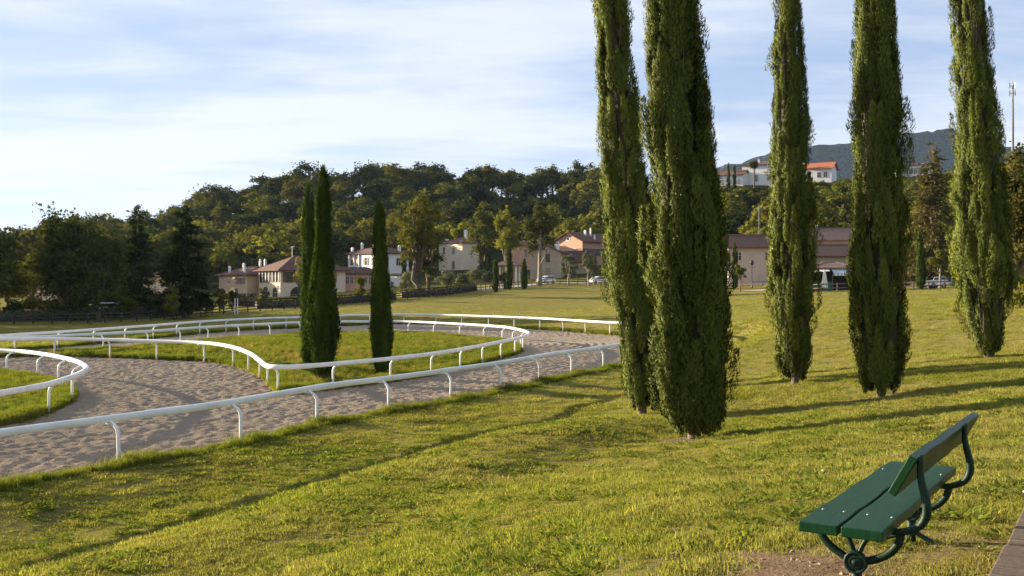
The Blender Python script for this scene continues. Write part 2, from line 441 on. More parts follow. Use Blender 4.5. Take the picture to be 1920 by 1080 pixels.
# ------------------------------------------------------------------ rail lines on the track (world metres), from the lie of the rails
RZ = 1.05
def rail_pts(L): return [on_plane(a, b, RZ) for a, b in L]
outer_near = [(-19.6,3.6),(-16.6,9.2),(-13.6,14.8)] + rail_pts([(0,812),(200,786),(417,757),(605,725),(747,707),(863,691),(960,677),(1040,663),(1108,654),(1132,650)])
outer_bend = [(8.2,54.5),(11.3,60.5),(12.8,66.5),(12.2,72),(10.3,76)]
outer_far = rail_pts([(1132,604),(1024,597.5),(944,594),(853,591),(760,589),(661,591),(556,595),(500,596.5),(392,602),(273,611),(147,620),(0,629.5),(-150,640)])
outer_line = catmull(outer_near + outer_bend + outer_far, 0.5)
infield_loop = catmull(rail_pts([(-45,635.5),(0,636),(133,635.5),(277,639),(383,643),(433,650),(467,662),(487,676),(500,686),(520,688.5),(560,687.5),(653,680),(747,671),(827,661),(895,649.5),(960,636.5),(982,631),(992,626.5),(988,622.5),(973,618),(944,613),(889,609),(831,606),(779,603.5),(734,602.5),(679,603),(637,603),(560,604.5),(400,612.5),(280,621),(147,628),(60,632)]), 0.45, closed=True)
island_line = catmull(rail_pts([(-220,652),(-100,654),(0,657),(50,660),(100,667),(140,676.5),(157,684.5),(163,691.5),(147,702),(120,712),(77,724),(0,737),(-120,757)]), 0.45)
def offset_closed(P, o):
    t = np.roll(P, -1, 0) - np.roll(P, 1, 0); t /= np.linalg.norm(t, axis=1)[:, None] + 1e-9
    return P + np.stack([t[:, 1], -t[:, 0]], 1)*o
outer_poly = np.vstack([outer_line, [(-60, 45), (-60, -5), (-30, -5)]])
island_poly = np.vstack([island_line, [(-40, 25), (-40, 44)]])

CONTROL = [(0,0,2.45),(2.2,5.5,2.45),(3.3,6.5,2.5),(6,4,2.6),(0,-10,2.7),(12,-5,3.2),(-9,-6,0.6),(-14,3,0.12),(-9,8,0.14),
  (-5.7,14.1,0.12),(-4.7,16.5,0.10),(-3.0,20.3,0.10),(0.2,26,0.10),(3.2,31.4,0.10),(6.3,38,0.15),(-3.2,9.5,1.0),(-1.8,14,0.75),(-0.2,18,0.62),(1.2,22,0.50),
  (0,7.5,1.92),(0,13.5,1.28),(2.6,14,1.42),(3.8,21,0.84),(3.8,29,0.10),(10,27,1.03),(9.1,32,0.88),(15.8,33,1.62),(7.2,16,1.85),(9.6,19,1.85),(5.5,19,1.25),
  (22,12,3.3),(20,22,2.7),(25,-5,3.8),(17,60,1.6),(22.5,50,1.8),(13,48,0.95),(9,44,0.4),(26,35,2.5)]
CONTROL += [tuple(at(*p)) for p in [(1800,560,90),(1600,565,90),(1420,572,90),(1250,577,100),(1140,620,83),(1060,580,120),(900,580,120),(760,577,125),(660,580,120),(500,600,105),(300,606,100),(0,613,95),(-200,615,90),
  (1120,548,160),(1120,536,188),(1000,545,165),(1530,548,122),(1390,538,180),(1040,533,190),(890,546,165),(820,557,147),(655,571,138),(240,604,108),(1760,541,125),(1900,560,75),(2200,560,80),
  (525,557,205),(430,558,212),(300,575,190),(866,506,265),(700,531,245),(1030,524,228),(1100,502,255),(1400,532,187),(1550,541,150),(1755,534,150),
  (100,568,160),(-200,562,170),(0,545,230),(-400,540,250),
  (450,526,250),(700,508,285),(950,500,300),(1120,494,295),(1400,505,220),(1560,498,205),(1750,515,190),(2100,500,200),
  (300,485,335),(450,468,345),(740,448,355),(950,446,355),(1120,443,350),(1450,420,275),(1700,420,280),(2000,420,280),
  (80,500,430),(200,470,430),(330,428,430),(450,402,430),(560,378,430),(740,364,430),(950,374,430),(1120,374,430),
  (1340,352,325),(1440,349,325),(1540,341,335),(1715,331,355),(1900,335,370),(2300,340,380),
  (0,505,650),(450,430,650),(900,420,650),(1300,400,650),(1800,390,650),(2500,400,650)]]
CONTROL += [(-120,40,-0.3),(-150,150,0.5),(80,30,5),(110,120,8),(0,-60,3),(-80,-50,0),(90,-60,6),(-250,300,3),(250,200,15),(250,400,40)]
CP = np.array(CONTROL, float)
def kern(r): return np.sqrt(r*r + 5.0**2)
_A = kern(np.linalg.norm(CP[:, None, :2] - CP[None, :, :2], axis=2)) + np.eye(len(CP))*-0.05
_w = np.linalg.solve(_A, CP[:, 2] - 1.0)
def smooth(x, a, b):
    t = np.clip((x-a)/(b-a), 0, 1); return t*t*(3-2*t)
def base_height(X, Y):
    X = np.asarray(X, float).ravel(); Y = np.asarray(Y, float).ravel()
    z = np.full(X.shape, 1.0)
    for c, w in zip(CP, _w): z += w*kern(np.hypot(X-c[0], Y-c[1]))
    r = np.hypot(X, Y-100)
    z = z*(1-smooth(r, 560, 900)) + smooth(r, 560, 900)*1.0
    return z
TOE = np.array([(-11.0,3.0),(-9,8),(-7.2,11.5),(-5.7,14.1),(-4.7,16.5),(-3,20.3),(0.2,26),(3.2,31.4),(6.3,38)])
TOE_POLY = np.vstack([TOE, [(60, 38), (60, -60), (-11, -60)]])
def bank(X, Y):
    """the steeper foot of the bank and the shallow swale in front of it"""
    s = -sdist(X, Y, TOE_POLY)
    fy = 1 - smooth(Y, 22, 34)
    return fy*(0.47*smooth(s, 0.0, 1.7)*(1-smooth(s, 2.2, 5.0)) - 0.015*np.exp(-((s+0.8)/0.8)**2))
def ground_height(X, Y, full=False):
    X = np.asarray(X, float).ravel(); Y = np.asarray(Y, float).ravel()
    z = base_height(X, Y)
    near = np.hypot(X, Y-40) < 150
    so = np.full(X.shape, 99.0); si = np.full(X.shape, 99.0); sl = np.full(X.shape, 99.0)
    if near.any():
        so[near] = sdist(X[near], Y[near], outer_poly) - 0.40
        si[near] = sdist(X[near], Y[near], infield_loop) + 0.45
        sl[near] = sdist(X[near], Y[near], island_poly) + 0.40
    z = z*smooth(so, 0.6, 5.0) + 0.07*(1-smooth(so, 0.6, 5.0))
    nb = (np.abs(X) < 40) & (Y < 40) & (Y > -20)
    if nb.any(): z[nb] += bank(X[nb], Y[nb])
    # the infield swells a little
    z = z + np.where(si < 0, 0.25*smooth(-si, 0, 5), 0) + np.where(sl < 0, 0.2*smooth(-sl, 0, 4), 0)
    sand = np.maximum(np.maximum(so, -si), -sl)
    z = z - 0.19*smooth(-sand, -0.10, 0.45)
    fade = np.clip(1 - np.hypot(X, Y)/160.0, 0, 1)
    z = z + fade*0.05*(fbm(X*0.8, Y*0.8, 3, 3)-0.5) + fade*0.08*(fbm(X*0.22, Y*0.22, 2, 8)-0.5)*smooth(so, 0.5, 4)
    return (z, sand, so, si, sl) if full else z
def gz(x, y): return float(ground_height([x], [y])[0])

# ------------------------------------------------------------------ ground sheet
def axis(a, b, step, lo, hi, grow=1.09):
    mid = list(np.arange(a, b + 1e-6, step)); out = mid[:]; s = step; v = mid[-1]
    while v < hi: s *= grow; v += s; out.append(v)
    s = step; v = mid[0]; pre = []
    while v > lo: s *= grow; v -= s; pre.append(v)
    return np.array(pre[::-1] + out)
gx = axis(-34, 26, 0.36, -5200, 5200, 1.075)
gy = axis(3, 84, 0.36, -500, 6400, 1.06)
XX, YY = np.meshgrid(gx, gy)
GZ, SAND, SO, SI, SL = ground_height(XX, YY, True)
nx, ny = len(gx), len(gy)
ii = (np.arange(ny-1)[:, None]*nx + np.arange(nx-1)[None, :]).ravel()
gm = mesh_np('ground', np.stack([XX.ravel(), YY.ravel(), GZ], 1), np.stack([ii, ii+1, ii+nx+1, ii+nx], 1), M['ground'], True)
X1, Y1 = XX.ravel(), YY.ravel()
def bare_mask(X, Y):
    b = np.zeros(X.shape)
    n = fbm(X*2.3, Y*2.3, 4, 21)
    for cx, cy, rx, ry, s in [(1.62,5.75,0.62,0.95,1.0),(1.25,6.6,0.35,0.5,0.6),(3.7,20.8,1.5,0.9,0.9),(9.6,26.8,1.2,0.9,0.55),(9,31.9,1.3,0.9,0.5),(3.5,28.8,1.0,0.7,0.5),(2.8,5.9,0.35,0.9,0.5),(8.0,26.6,1.5,0.5,0.5)]:
        d = np.sqrt(((X-cx)/rx)**2 + ((Y-cy)/ry)**2)
        b = np.maximum(b, s*smooth(1.25-d+(n-0.5)*1.7, 0.0, 0.55))
    b = np.maximum(b, 0.55*smooth(fbm(X*1.1+40, Y*1.1, 4, 5), 0.66, 0.8))
    return np.clip(b, 0, 1)
bare = bare_mask(X1, Y1)*(np.hypot(X1, Y1) < 90)
a = gm.attributes.new('bare', 'FLOAT', 'POINT'); a.data.foreach_set('value', bare.astype(np.float32))
wood = smooth(np.hypot(X1*0.75, Y1-40), 165, 200)*(GZ > -50)
a = gm.attributes.new('woodland', 'FLOAT', 'POINT'); a.data.foreach_set('value', wood.astype(np.float32))
tag(link('ground', gm), kind='structure')

# ------------------------------------------------------------------ sand track with hoof prints in relief
sx = np.arange(-34, 15, 0.088); sy = np.concatenate([np.arange(14, 52, 0.088), np.arange(52.0, 104, 0.26)])
SX, SY = np.meshgrid(sx, sy)
spx = 960 + SX/np.maximum(SY, 1)*FOC
cand = (spx > -160) & (spx < 1500)
sd = np.full(SX.shape, 9.0)
so_ = sdist(SX[cand], SY[cand], outer_poly) - 0.40
si_ = sdist(SX[cand], SY[cand], infield_loop) + 0.45
sl_ = sdist(SX[cand], SY[cand], island_poly) + 0.40
sd[cand] = np.maximum(np.maximum(so_, -si_), -sl_)
soF = np.full(SX.shape, 9.0); soF[cand] = so_
f, g = SX.ravel(), SY.ravel()
hz = 0.135*(fbm(f*5.2, g*3.8, 3, 31)-0.5) + 0.135*(np.abs(fbm(f*5.6, g*4.2, 2, 77)-0.5)*-1.0+0.15) + 0.035*(fbm(f*0.9, g*0.9, 2, 12)-0.5)
bendm = smooth(f, -3, 2.5)*smooth(g, 40, 47)*(1-smooth(g, 74, 80))
hz = hz*(1-0.45*bendm) + 0.028*bendm*np.sin(soF.ravel()*2*math.pi/0.55 + 2.2*fbm(f*0.3, g*0.3, 2, 4))
keep = (sd < 0.35)
vid = -np.ones(SX.shape, int)
cell = keep[:-1, :-1] & keep[1:, :-1] & keep[:-1, 1:] & keep[1:, 1:]
use = np.zeros(SX.shape, bool)
use[:-1, :-1] |= cell; use[1:, :-1] |= cell; use[:-1, 1:] |= cell; use[1:, 1:] |= cell
vid[use] = np.arange(use.sum())
r, c = np.nonzero(cell)
SF = np.stack([vid[r, c], vid[r, c+1], vid[r+1, c+1], vid[r+1, c]], 1)
SV = np.stack([SX[use], SY[use], hz.reshape(SX.shape)[use]], 1)
tag(link('sand_track', mesh_np('sand_track', SV, SF, M['sand'], True)), kind='structure')

# ------------------------------------------------------------------ running rails
def sweep(name, P, z, prof, closed, mat):
    P = np.asarray(P); n = len(P)
    if closed: t = np.roll(P, -1, 0) - np.roll(P, 1, 0)
    else: t = np.gradient(P, axis=0)
    t /= np.linalg.norm(t, axis=1)[:, None]
    s = np.stack([t[:, 1], -t[:, 0]], 1)
    k = len(prof); V = []
    for (a, b) in prof: V.append(np.column_stack([P[:, 0]+s[:, 0]*a, P[:, 1]+s[:, 1]*a, np.full(n, z+b)]))
    V = np.stack(V, 1).reshape(-1, 3)
    F = []
    for i in range(n if closed else n-1):
        j = (i+1) % n
        for q in range(k): F.append((i*k+q, j*k+q, j*k+(q+1) % k, i*k+(q+1) % k))
    return mesh_np(name, V, F, mat, True)
prof = []
for q in range(12):
    a_ = 2*math.pi*q/12
    prof.append((0.075*math.copysign(abs(math.cos(a_))**0.6, math.cos(a_)), 0.088*math.copysign(abs(math.sin(a_))**0.6, math.sin(a_))))
post_off = 0.36
pm = MB()
pts = [(0,0,-0.15),(0,0,0.40),(0,0,0.74),(0.03,0,0.83),(0.09,0,0.90),(0.20,0,0.97),(post_off-0.04,0,RZ-0.03)]
pm.tube(pts, [0.043,0.043,0.043,0.043,0.042,0.04,0.04], 8)
post_mesh = pm.mesh('post', M['rail'], True)
cl = MB(); cl.box(post_off-0.10, post_off+0.03, -0.055, 0.055, RZ-0.105, RZ-0.07)
clamp_mesh = cl.mesh('bracket', M['rail'])
post_spots = []
def running_rail(P, side, closed, label, spacing, phase, name='running_rail'):
    root = empty(name, (0, 0, 0), 0, label, 'racetrack rail', 'white running rails of the sand track')
    link('rail', sweep('rail', P, RZ, prof, closed, M['rail']), root)
    for i in range(7, len(P)-3, 13):
        link('joint_sleeve', sweep('joint_sleeve', P[i-1:i+2]*np.array([1, 1]), RZ, [(a*1.10, b*1.08) for a, b in prof], False, M['rail']), root)
    Q = np.vstack([P, P[:1]]) if closed else P
    L = np.r_[0, np.cumsum(np.linalg.norm(np.diff(Q, axis=0), axis=1))]
    s = phase
    while s < L[-1] - 0.3:
        p = np.array([np.interp(s, L, Q[:, 0]), np.interp(s, L, Q[:, 1])])
        q = np.array([np.interp(s+0.2, L, Q[:, 0]), np.interp(s+0.2, L, Q[:, 1])])
        t = (q-p)/np.linalg.norm(q-p)
        nrm = np.array([t[1], -t[0]])*side
        b = p + nrm*post_off
        ang = math.atan2(-nrm[1], -nrm[0])
        o = link('post', post_mesh, root, (b[0], b[1], 0), (random.gauss(0, 0.012), random.gauss(0, 0.012), ang))
        link('bracket', clamp_mesh, o)
        post_spots.append((b[0], b[1]))
        s += spacing*random.uniform(0.97, 1.03)
    return root
def orient(P):  # +1 when the right-hand normal points out of the polygon
    a = np.sum(P[:, 0]*np.roll(P[:, 1], -1) - np.roll(P[:, 0], -1)*P[:, 1]); return 1.0 if a > 0 else -1.0
# where along the outer rail the first post that shows stands
Lo = np.r_[0, np.cumsum(np.linalg.norm(np.diff(outer_line, axis=0), axis=1))]
tx, ty = on_plane(208, 785, RZ)
s0 = Lo[np.argmin(np.hypot(outer_line[:, 0]-tx, outer_line[:, 1]-ty))]
running_rail(outer_line, orient(outer_poly), False, 'long white outer rail nearest the grass bank, bending round behind the tall cypresses', 3.55, s0 % 3.55)
running_rail(infield_loop, -orient(infield_loop), True, 'white rail loop round the infield with the three slim cypresses', 3.3, 0.9)
running_rail(island_line, -orient(island_poly), False, 'short white rail curving round the grass island at the left', 3.3, 1.3)

# ------------------------------------------------------------------ foliage builders
def unit(v): return v/(np.linalg.norm(v, axis=-1, keepdims=True) + 1e-9)
def cards(base, U, Nn, Ln, Wd, fold=0.0):
    """rhombic leaves from a base point along U, facing Nn"""
    S = unit(np.cross(U, Nn)); m = base + U*(Ln*0.48)[:, None]
    p0 = base; p1 = m + S*(Wd*0.5)[:, None]; p2 = base + U*Ln[:, None]; p3 = m - S*(Wd*0.5)[:, None]
    n = len(base)
    V = np.stack([p0, p1, p2, p3], 1).reshape(-1, 3)
    F = np.arange(n*4).reshape(n, 4)
    return V, F
def cypress_meshes(H, R, seed, nplume, nspray, blade=(0.07, 0.16), wide=(0.014, 0.029), lean=(0, 0), mat=None, ncone=150, rough=1.0, foot=0.50, peak=0.20, shoulder=0.72, top=0.6):
    r_ = np.random.default_rng(seed)
    def prof_r(t):
        t = np.asarray(t)
        lo = foot + (1-foot)*smooth(t, 0.0, peak)
        hi = 1 - (1-top)*np.clip((t-peak)/(shoulder-peak), 0, 1)
        cap = np.where(t > shoulder, np.sqrt(np.clip(1-((t-shoulder)/(1.0-shoulder))**1.4, 0, 1)), 1)
        return R*lo*hi*cap
    z0 = 0.008*H
    tz = np.sort(r_.random(nplume*3)); w = prof_r(tz)+0.1*R; keepp = r_.random(nplume*3) < w/w.max()
    tz = tz[keepp]; r_.shuffle(tz); tz = tz[:nplume]
    n = len(tz)
    nf = n//12
    tz[:nf] = r_.random(nf)*0.03
    zb = z0 + tz*(H*0.93-z0)
    ph = r_.random(n)*2*math.pi
    Lp = r_.uniform(0.7, 1.7, n)*(0.55+0.45*R)*1.15
    out = np.stack([np.cos(ph), np.sin(ph), np.zeros(n)], 1)
    rr = prof_r(zb/H)*(0.46 + 0.54*r_.random(n)**0.75)*(0.72 + 0.52*vnoise(ph*2.3 + 31.0*seed, zb*0.42, seed))
    wild = (r_.random(n) < 0.04*rough)
    rr = np.where(wild, rr*1.05, rr)
    wp = r_.uniform(0.07, 0.19, n)*(0.5+0.5*R)
    ptint = r_.random(n)
    m = nspray
    s = r_.random((n, m))**0.9
    zc = zb[:, None] + Lp[:, None]*s*0.95
    tt = np.clip(zc/H, 0, 1)
    lim = prof_r(tt)*(0.70 + 0.34*vnoise(ph[:, None]*2.3*np.ones_like(zc) + 31.0*seed, zc*0.42, seed) + 0.26*vnoise(ph[:, None]*1.1*np.ones_like(zc) + 17.0*seed, zc*0.9, seed+50))
    rad = np.minimum(rr[:, None] + (0.10+0.36*wild[:, None])*Lp[:, None]*np.sin(s*2.2), lim*(1.05+0.22*rough*wild[:, None]))
    th = r_.random((n, m))*2*math.pi; q = np.sqrt(r_.random((n, m)))*wp[:, None]*(0.25+np.sin(np.clip(s, 0, 1)**0.6*math.pi*0.93))
    tang = np.stack([-out[:, 1], out[:, 0], out[:, 2]], 1)
    P = out[:, None, :]*(rad + q*np.cos(th))[..., None] + tang[:, None, :]*(q*np.sin(th))[..., None]
    P[..., 2] = zc
    P[..., 0] += lean[0]*(zc/H)**1.2; P[..., 1] += lean[1]*(zc/H)**1.2
    D = np.array([0, 0, 1.0])[None, None] + out[:, None, :]*0.24 + r_.normal(0, 0.33, (n, m, 3))
    D = unit(D).reshape(-1, 3); P = P.reshape(-1, 3)
    ok = (P[:, 2] > z0) & (P[:, 2] < H*1.01)
    P = P[ok]; D = D[ok]; pt = np.repeat(ptint, m)[ok]; outf = np.repeat(out, m, axis=0)[ok]
    # two blades to a spray
    P2 = np.concatenate([P, P]); D2 = unit(np.concatenate([D, D + r_.normal(0, 0.35, D.shape)]))
    nn = unit(np.concatenate([outf, outf]) + r_.normal(0, 0.8, D2.shape)); nn = unit(nn - D2*np.sum(nn*D2, 1)[:, None])
    of2 = np.concatenate([outf, outf]); nn *= np.where(np.sum(nn*of2, 1) < 0, -1.0, 1.0)[:, None]
    thf = th.reshape(-1)[ok]; tgf = np.stack([-outf[:, 1], outf[:, 0], outf[:, 2]], 1); loc_ = outf*np.cos(thf)[:, None] + tgf*np.sin(thf)[:, None]
    vn = unit(of2*0.30 + np.concatenate([loc_, loc_])*0.45 + nn*0.60 + np.array([0, 0, 0.12]))
    k = len(P2)
    Ln = r_.uniform(*blade, k); Wd = r_.uniform(*wide, k)
    S_ = np.cross(D2, nn)*(Wd*0.5)[:, None]; b0 = P2 - D2*(Ln*0.2)[:, None]
    V = np.stack([b0-S_, b0+S_, P2+D2*(Ln*0.8)[:, None]], 1).reshape(-1, 3); F = np.arange(len(P2)*3).reshape(-1, 3)
    ti = np.clip(0.55*np.concatenate([pt, pt]) + 0.45*r_.random(k), 0, 1)**1.3
    crown = mesh_np('crown', V, F, mat, False, ti, vn)
    # trunk, inner branches
    mb = MB()
    def ax(t): return (lean[0]*t**1.2, lean[1]*t**1.2, H*t)
    mb.tube([(ax(t)[0], ax(t)[1], ax(t)[2]-0.2*(t == 0)) for t in (0, 0.02, 0.1, 0.3, 0.6, 0.95)], [R*0.20, R*0.16, R*0.14, R*0.12, R*0.08, 0.015], 8)
    for k_ in range(46):
        t0 = r_.uniform(0.01, 0.85); a_ = r_.uniform(0, 2*math.pi); b = Vector(ax(t0))
        rr_ = float(prof_r(min(t0+0.10, 0.95)))*0.8
        e = Vector((ax(t0)[0]+math.cos(a_)*rr_, ax(t0)[1]+math.sin(a_)*rr_, min(H*(t0+0.08)+0.5, H*0.97)))
        mid = b.lerp(e, 0.5) + Vector((math.cos(a_)*rr_*0.25, math.sin(a_)*rr_*0.25, -0.1))
        mb.tube([b, mid, e], [0.035*R+0.012, 0.025*R+0.01, 0.008], 5)
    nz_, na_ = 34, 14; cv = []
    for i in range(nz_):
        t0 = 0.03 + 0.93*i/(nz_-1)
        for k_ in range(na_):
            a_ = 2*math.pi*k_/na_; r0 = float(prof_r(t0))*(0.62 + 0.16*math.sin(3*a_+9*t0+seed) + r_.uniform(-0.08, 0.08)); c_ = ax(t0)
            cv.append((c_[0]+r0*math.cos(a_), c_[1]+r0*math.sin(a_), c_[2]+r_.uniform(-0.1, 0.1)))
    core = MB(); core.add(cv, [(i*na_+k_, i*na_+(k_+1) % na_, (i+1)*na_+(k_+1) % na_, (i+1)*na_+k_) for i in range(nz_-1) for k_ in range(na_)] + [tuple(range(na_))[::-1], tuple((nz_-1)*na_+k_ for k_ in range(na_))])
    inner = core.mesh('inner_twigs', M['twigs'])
    trunk = mb.mesh('trunk', M['bark'], True)
    cones = None
    if ncone:
        idx = r_.choice(len(P), ncone); C_ = P[idx] + outf[idx]*0.05
        o_ = np.array([(1,0,0),(-1,0,0),(0,1,0),(0,-1,0),(0,0,1),(0,0,-1)])*1.0
        V2 = (C_[:, None, :] + o_[None]*r_.uniform(0.014, 0.022, ncone)[:, None, None]).reshape(-1, 3)
        f0 = np.array([(0,2,4),(2,1,4),(1,3,4),(3,0,4),(2,0,5),(1,2,5),(3,1,5),(0,3,5)])
        F2 = (f0[None] + (np.arange(ncone)*6)[:, None, None]).reshape(-1, 3)
        cones = mesh_np('cones', V2, F2, M['cone'])
    return trunk, crown, cones, inner
def plant(name, x, y, meshes, label, group=None, cat='tree', scale=1.0, rz=0.0, z=None, sz=None):
    if z is None: z = gz(x, y) - 0.03
    root = empty(name, (x, y, z), rz, label, cat, group)
    root.scale = (scale, scale, sz if sz else scale)
    for nm, m in zip(('trunk', 'crown', 'cones', 'inner_twigs'), meshes):
        if m is None: continue
        o = link(nm, m, root)
        if nm == 'cones': o['kind'] = 'stuff'
        if nm == 'crown': o['kind'] = 'stuff'
    return root
CG = 'tall cypresses on the grass bank'
plant('cypress_tree', 3.8, 29.0, cypress_meshes(15.2, 0.76, 1, 400, 240, lean=(-1.25, 0.2), mat=M['cypress'], top=0.46, shoulder=0.8), 'tall cypress tight behind the widest cypress, nearest the rail bend', CG)
plant('cypress_tree', 3.85, 21.0, cypress_meshes(14.0, 0.80, 2, 540, 330, lean=(-0.78, 0.1), mat=M['cypress'], ncone=230, rough=1.3, top=0.40, shoulder=0.8, foot=0.62, peak=0.16), 'widest and nearest tall cypress, on the bank above the rail', CG)
plant('cypress_tree', 9.1, 32.0, cypress_meshes(14.6, 0.69, 3, 360, 220, lean=(-0.35, 0.0), mat=M['cypress'], top=0.5, shoulder=0.82), 'slimmest of the tall bank cypresses, standing before the stone farmhouse', CG)
plant('cypress_tree', 10.0, 27.0, cypress_meshes(14.4, 0.67, 4, 410, 260, lean=(-0.22, 0.1), mat=M['cypress'], rough=1.2, top=0.66, shoulder=0.82, foot=0.62, peak=0.15), 'tall cypress between the awning pavilion and the brown conifer, trunk foot bare', CG)
plant('cypress_tree', 15.8, 33.0, cypress_meshes(15.5, 0.88, 5, 450, 250, lean=(-0.95, 0.0), mat=M['cypress'], foot=0.30, peak=0.17, top=0.46, shoulder=0.8), 'tall cypress flaring wide above its narrow foot, left of the mast', CG)
IG = 'slim dark cypresses on the infield'
bx, by = on_plane(606, 716, 0.05)
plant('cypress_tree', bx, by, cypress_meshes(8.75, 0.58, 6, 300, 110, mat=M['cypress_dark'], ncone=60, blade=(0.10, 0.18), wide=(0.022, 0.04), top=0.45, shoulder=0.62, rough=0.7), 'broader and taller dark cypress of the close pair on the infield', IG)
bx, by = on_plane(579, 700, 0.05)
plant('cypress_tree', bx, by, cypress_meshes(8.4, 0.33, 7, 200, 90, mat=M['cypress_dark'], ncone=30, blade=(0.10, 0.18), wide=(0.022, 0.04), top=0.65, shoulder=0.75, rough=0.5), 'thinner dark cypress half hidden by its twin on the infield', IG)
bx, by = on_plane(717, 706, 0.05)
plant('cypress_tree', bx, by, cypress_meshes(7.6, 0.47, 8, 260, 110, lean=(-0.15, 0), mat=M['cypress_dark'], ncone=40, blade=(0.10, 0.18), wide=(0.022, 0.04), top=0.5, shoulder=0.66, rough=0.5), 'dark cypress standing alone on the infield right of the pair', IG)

def leaf_cloud(r_, centers, radii, nleaf, size, flatten=0.8, mat=None, extra=None, outw=0.6):
    vol = radii**2; p = vol/vol.sum(); idx = r_.choice(len(centers), nleaf, p=p)
    d = unit(r_.normal(0, 1, (nleaf, 3))); d[:, 2] = np.where(d[:, 2] < -0.55, -d[:, 2], d[:, 2])
    q = radii[idx]*(1 - 0.45*r_.random(nleaf)**1.6)*(1+0.12*r_.normal(0, 1, nleaf))
    P = centers[idx] + d*q[:, None]*np.array([1, 1, flatten])
    if extra is not None: P = np.vstack([P, extra]); d = np.vstack([d, unit(r_.normal(0, 1, extra.shape))]); idx = np.r_[idx, r_.integers(0, len(centers), len(extra))]
    n = len(P)
    nn = unit(d*outw + r_.normal(0, 0.65, (n, 3))); nn *= np.where(np.sum(nn*d, 1) < 0, -1.0, 1.0)[:, None]
    U = unit(np.cross(nn, r_.normal(0, 1, (n, 3))))
    Ln = r_.uniform(0.6, 1.3, n)*size; Wd = Ln*r_.uniform(0.5, 0.85, n)
    V, F = cards(P - U*(Ln*0.5)[:, None], U, nn, Ln, Wd)
    ct = r_.random(len(centers))
    ti = np.clip(0.5*ct[idx] + 0.5*r_.random(n), 0, 1)
    return mesh_np('crown', V, F, mat, False, ti, unit(d*0.6 + nn*0.6))
def broadleaf(seed, H, R, nleaf, size, mat, base=0.28, nclump=26, ragged=0.25, tall=1.0, barkm=None, gap=1.0):
    r_ = np.random.default_rng(seed)
    cz = H*(base+1)/2; hz_ = H*(1-base)/2
    d = unit(r_.normal(0, 1, (nclump, 3))); rad = r_.random(nclump)**0.45
    Cn = d*rad[:, None]*np.array([R*0.74, R*0.74, hz_*0.80])
    Cn[:, :2] *= (1-0.30*np.clip(Cn[:, 2]/hz_, -0.5, 1))[:, None]
    Cn[:, 2] += cz
    rc = R*r_.uniform(0.22, 0.42, nclump)*gap
    # some twigs past the outline
    ne = int(nleaf*0.05*ragged/0.25)
    k = r_.integers(0, nclump, ne); dd = unit(Cn[k]-np.array([0, 0, cz*0.8]) + r_.normal(0, 0.3*R, (ne, 3)))
    ex = Cn[k] + dd*(rc[k]*r_.uniform(0.9, 1.0+ragged*1.6, ne))[:, None]
    crown = leaf_cloud(r_, Cn, rc, nleaf, size, 0.82, mat, ex)
    mb = MB(); tr = 0.028*H
    mb.tube([(0,0,-0.3),(0,0,0.1*H),(0.02*H*r_.normal(),0.02*H*r_.normal(),base*H),(0,0,cz),(0,0,cz+hz_*0.6)], [tr*1.25, tr, tr*0.8, tr*0.5, tr*0.12], 7)
    for i in range(min(nclump, 14)):
        z0 = r_.uniform(base*0.75, base+0.25)*H; e = Cn[i]; b = np.array([0, 0, z0]); mid = (b+e)/2 + np.array([0, 0, -0.04*H])
        mb.tube([b, mid, e], [tr*0.45, tr*0.3, tr*0.08], 5)
    return mb.mesh('trunk', barkm or M['bark'], True), crown, None
def conifer(seed, H, R, nleaf, size, mat, base=0.12, levels=16, droop=0.18, ragged=0.3, barkm=None, power=0.8):
    r_ = np.random.default_rng(seed)
    P = []; D = []; mb = MB(); tr = 0.02*H
    mb.tube([(0,0,-0.3),(0,0,H*0.3),(0,0,H*0.97)], [tr*1.2, tr*0.85, tr*0.08], 7)
    br = []
    for l in range(levels):
        t = l/(levels-1); z = H*(base+(0.97-base)*t)
        for k in range(6 if t < 0.8 else 4):
            a_ = r_.uniform(0, 2*math.pi); ln = R*((1-t)**power*0.92+0.06)*r_.uniform(1-ragged, 1.12)
            e = (math.cos(a_)*ln, math.sin(a_)*ln, z - droop*ln + r_.normal(0, 0.1))
            br.append(((0, 0, z), e, ln))
    for i, (b, e, ln) in enumerate(br):
        if i % 2 == 0: mb.tube([b, ((b[0]+e[0])/2, (b[1]+e[1])/2, (b[2]+e[2])/2+0.05*ln), e], [tr*0.25, tr*0.16, tr*0.04], 4)
    w = np.array([x[2] for x in br]); idx = r_.choice(len(br), nleaf, p=w/w.sum())
    B = np.array([x[0] for x in br]); E = np.array([x[1] for x in br])
    s = r_.random(nleaf)**0.6
    Pp = B[idx] + (E-B)[idx]*s[:, None] + r_.normal(0, 1, (nleaf, 3))*(0.05*H*np.array([0.7, 0.7, 0.32]))*(0.35+0.5*w[idx]/w.max())[:, None]
    U = unit((E-B)[idx] + r_.normal(0, 0.5, (nleaf, 3))*w[idx][:, None]); nn = unit(np.array([0, 0, 1.0]) + r_.normal(0, 0.6, (nleaf, 3))); nn = unit(nn - U*np.sum(nn*U, 1)[:, None])
    Ln = r_.uniform(0.7, 1.4, nleaf)*size
    V, F = cards(Pp, U, nn, Ln, Ln*r_.uniform(0.25, 0.5, nleaf))
    ti = np.clip(0.4*r_.random(len(br))[idx] + 0.6*r_.random(nleaf), 0, 1)
    return mb.mesh('trunk', barkm or M['bark'], True), mesh_np('crown', V, F, mat, False, ti), None
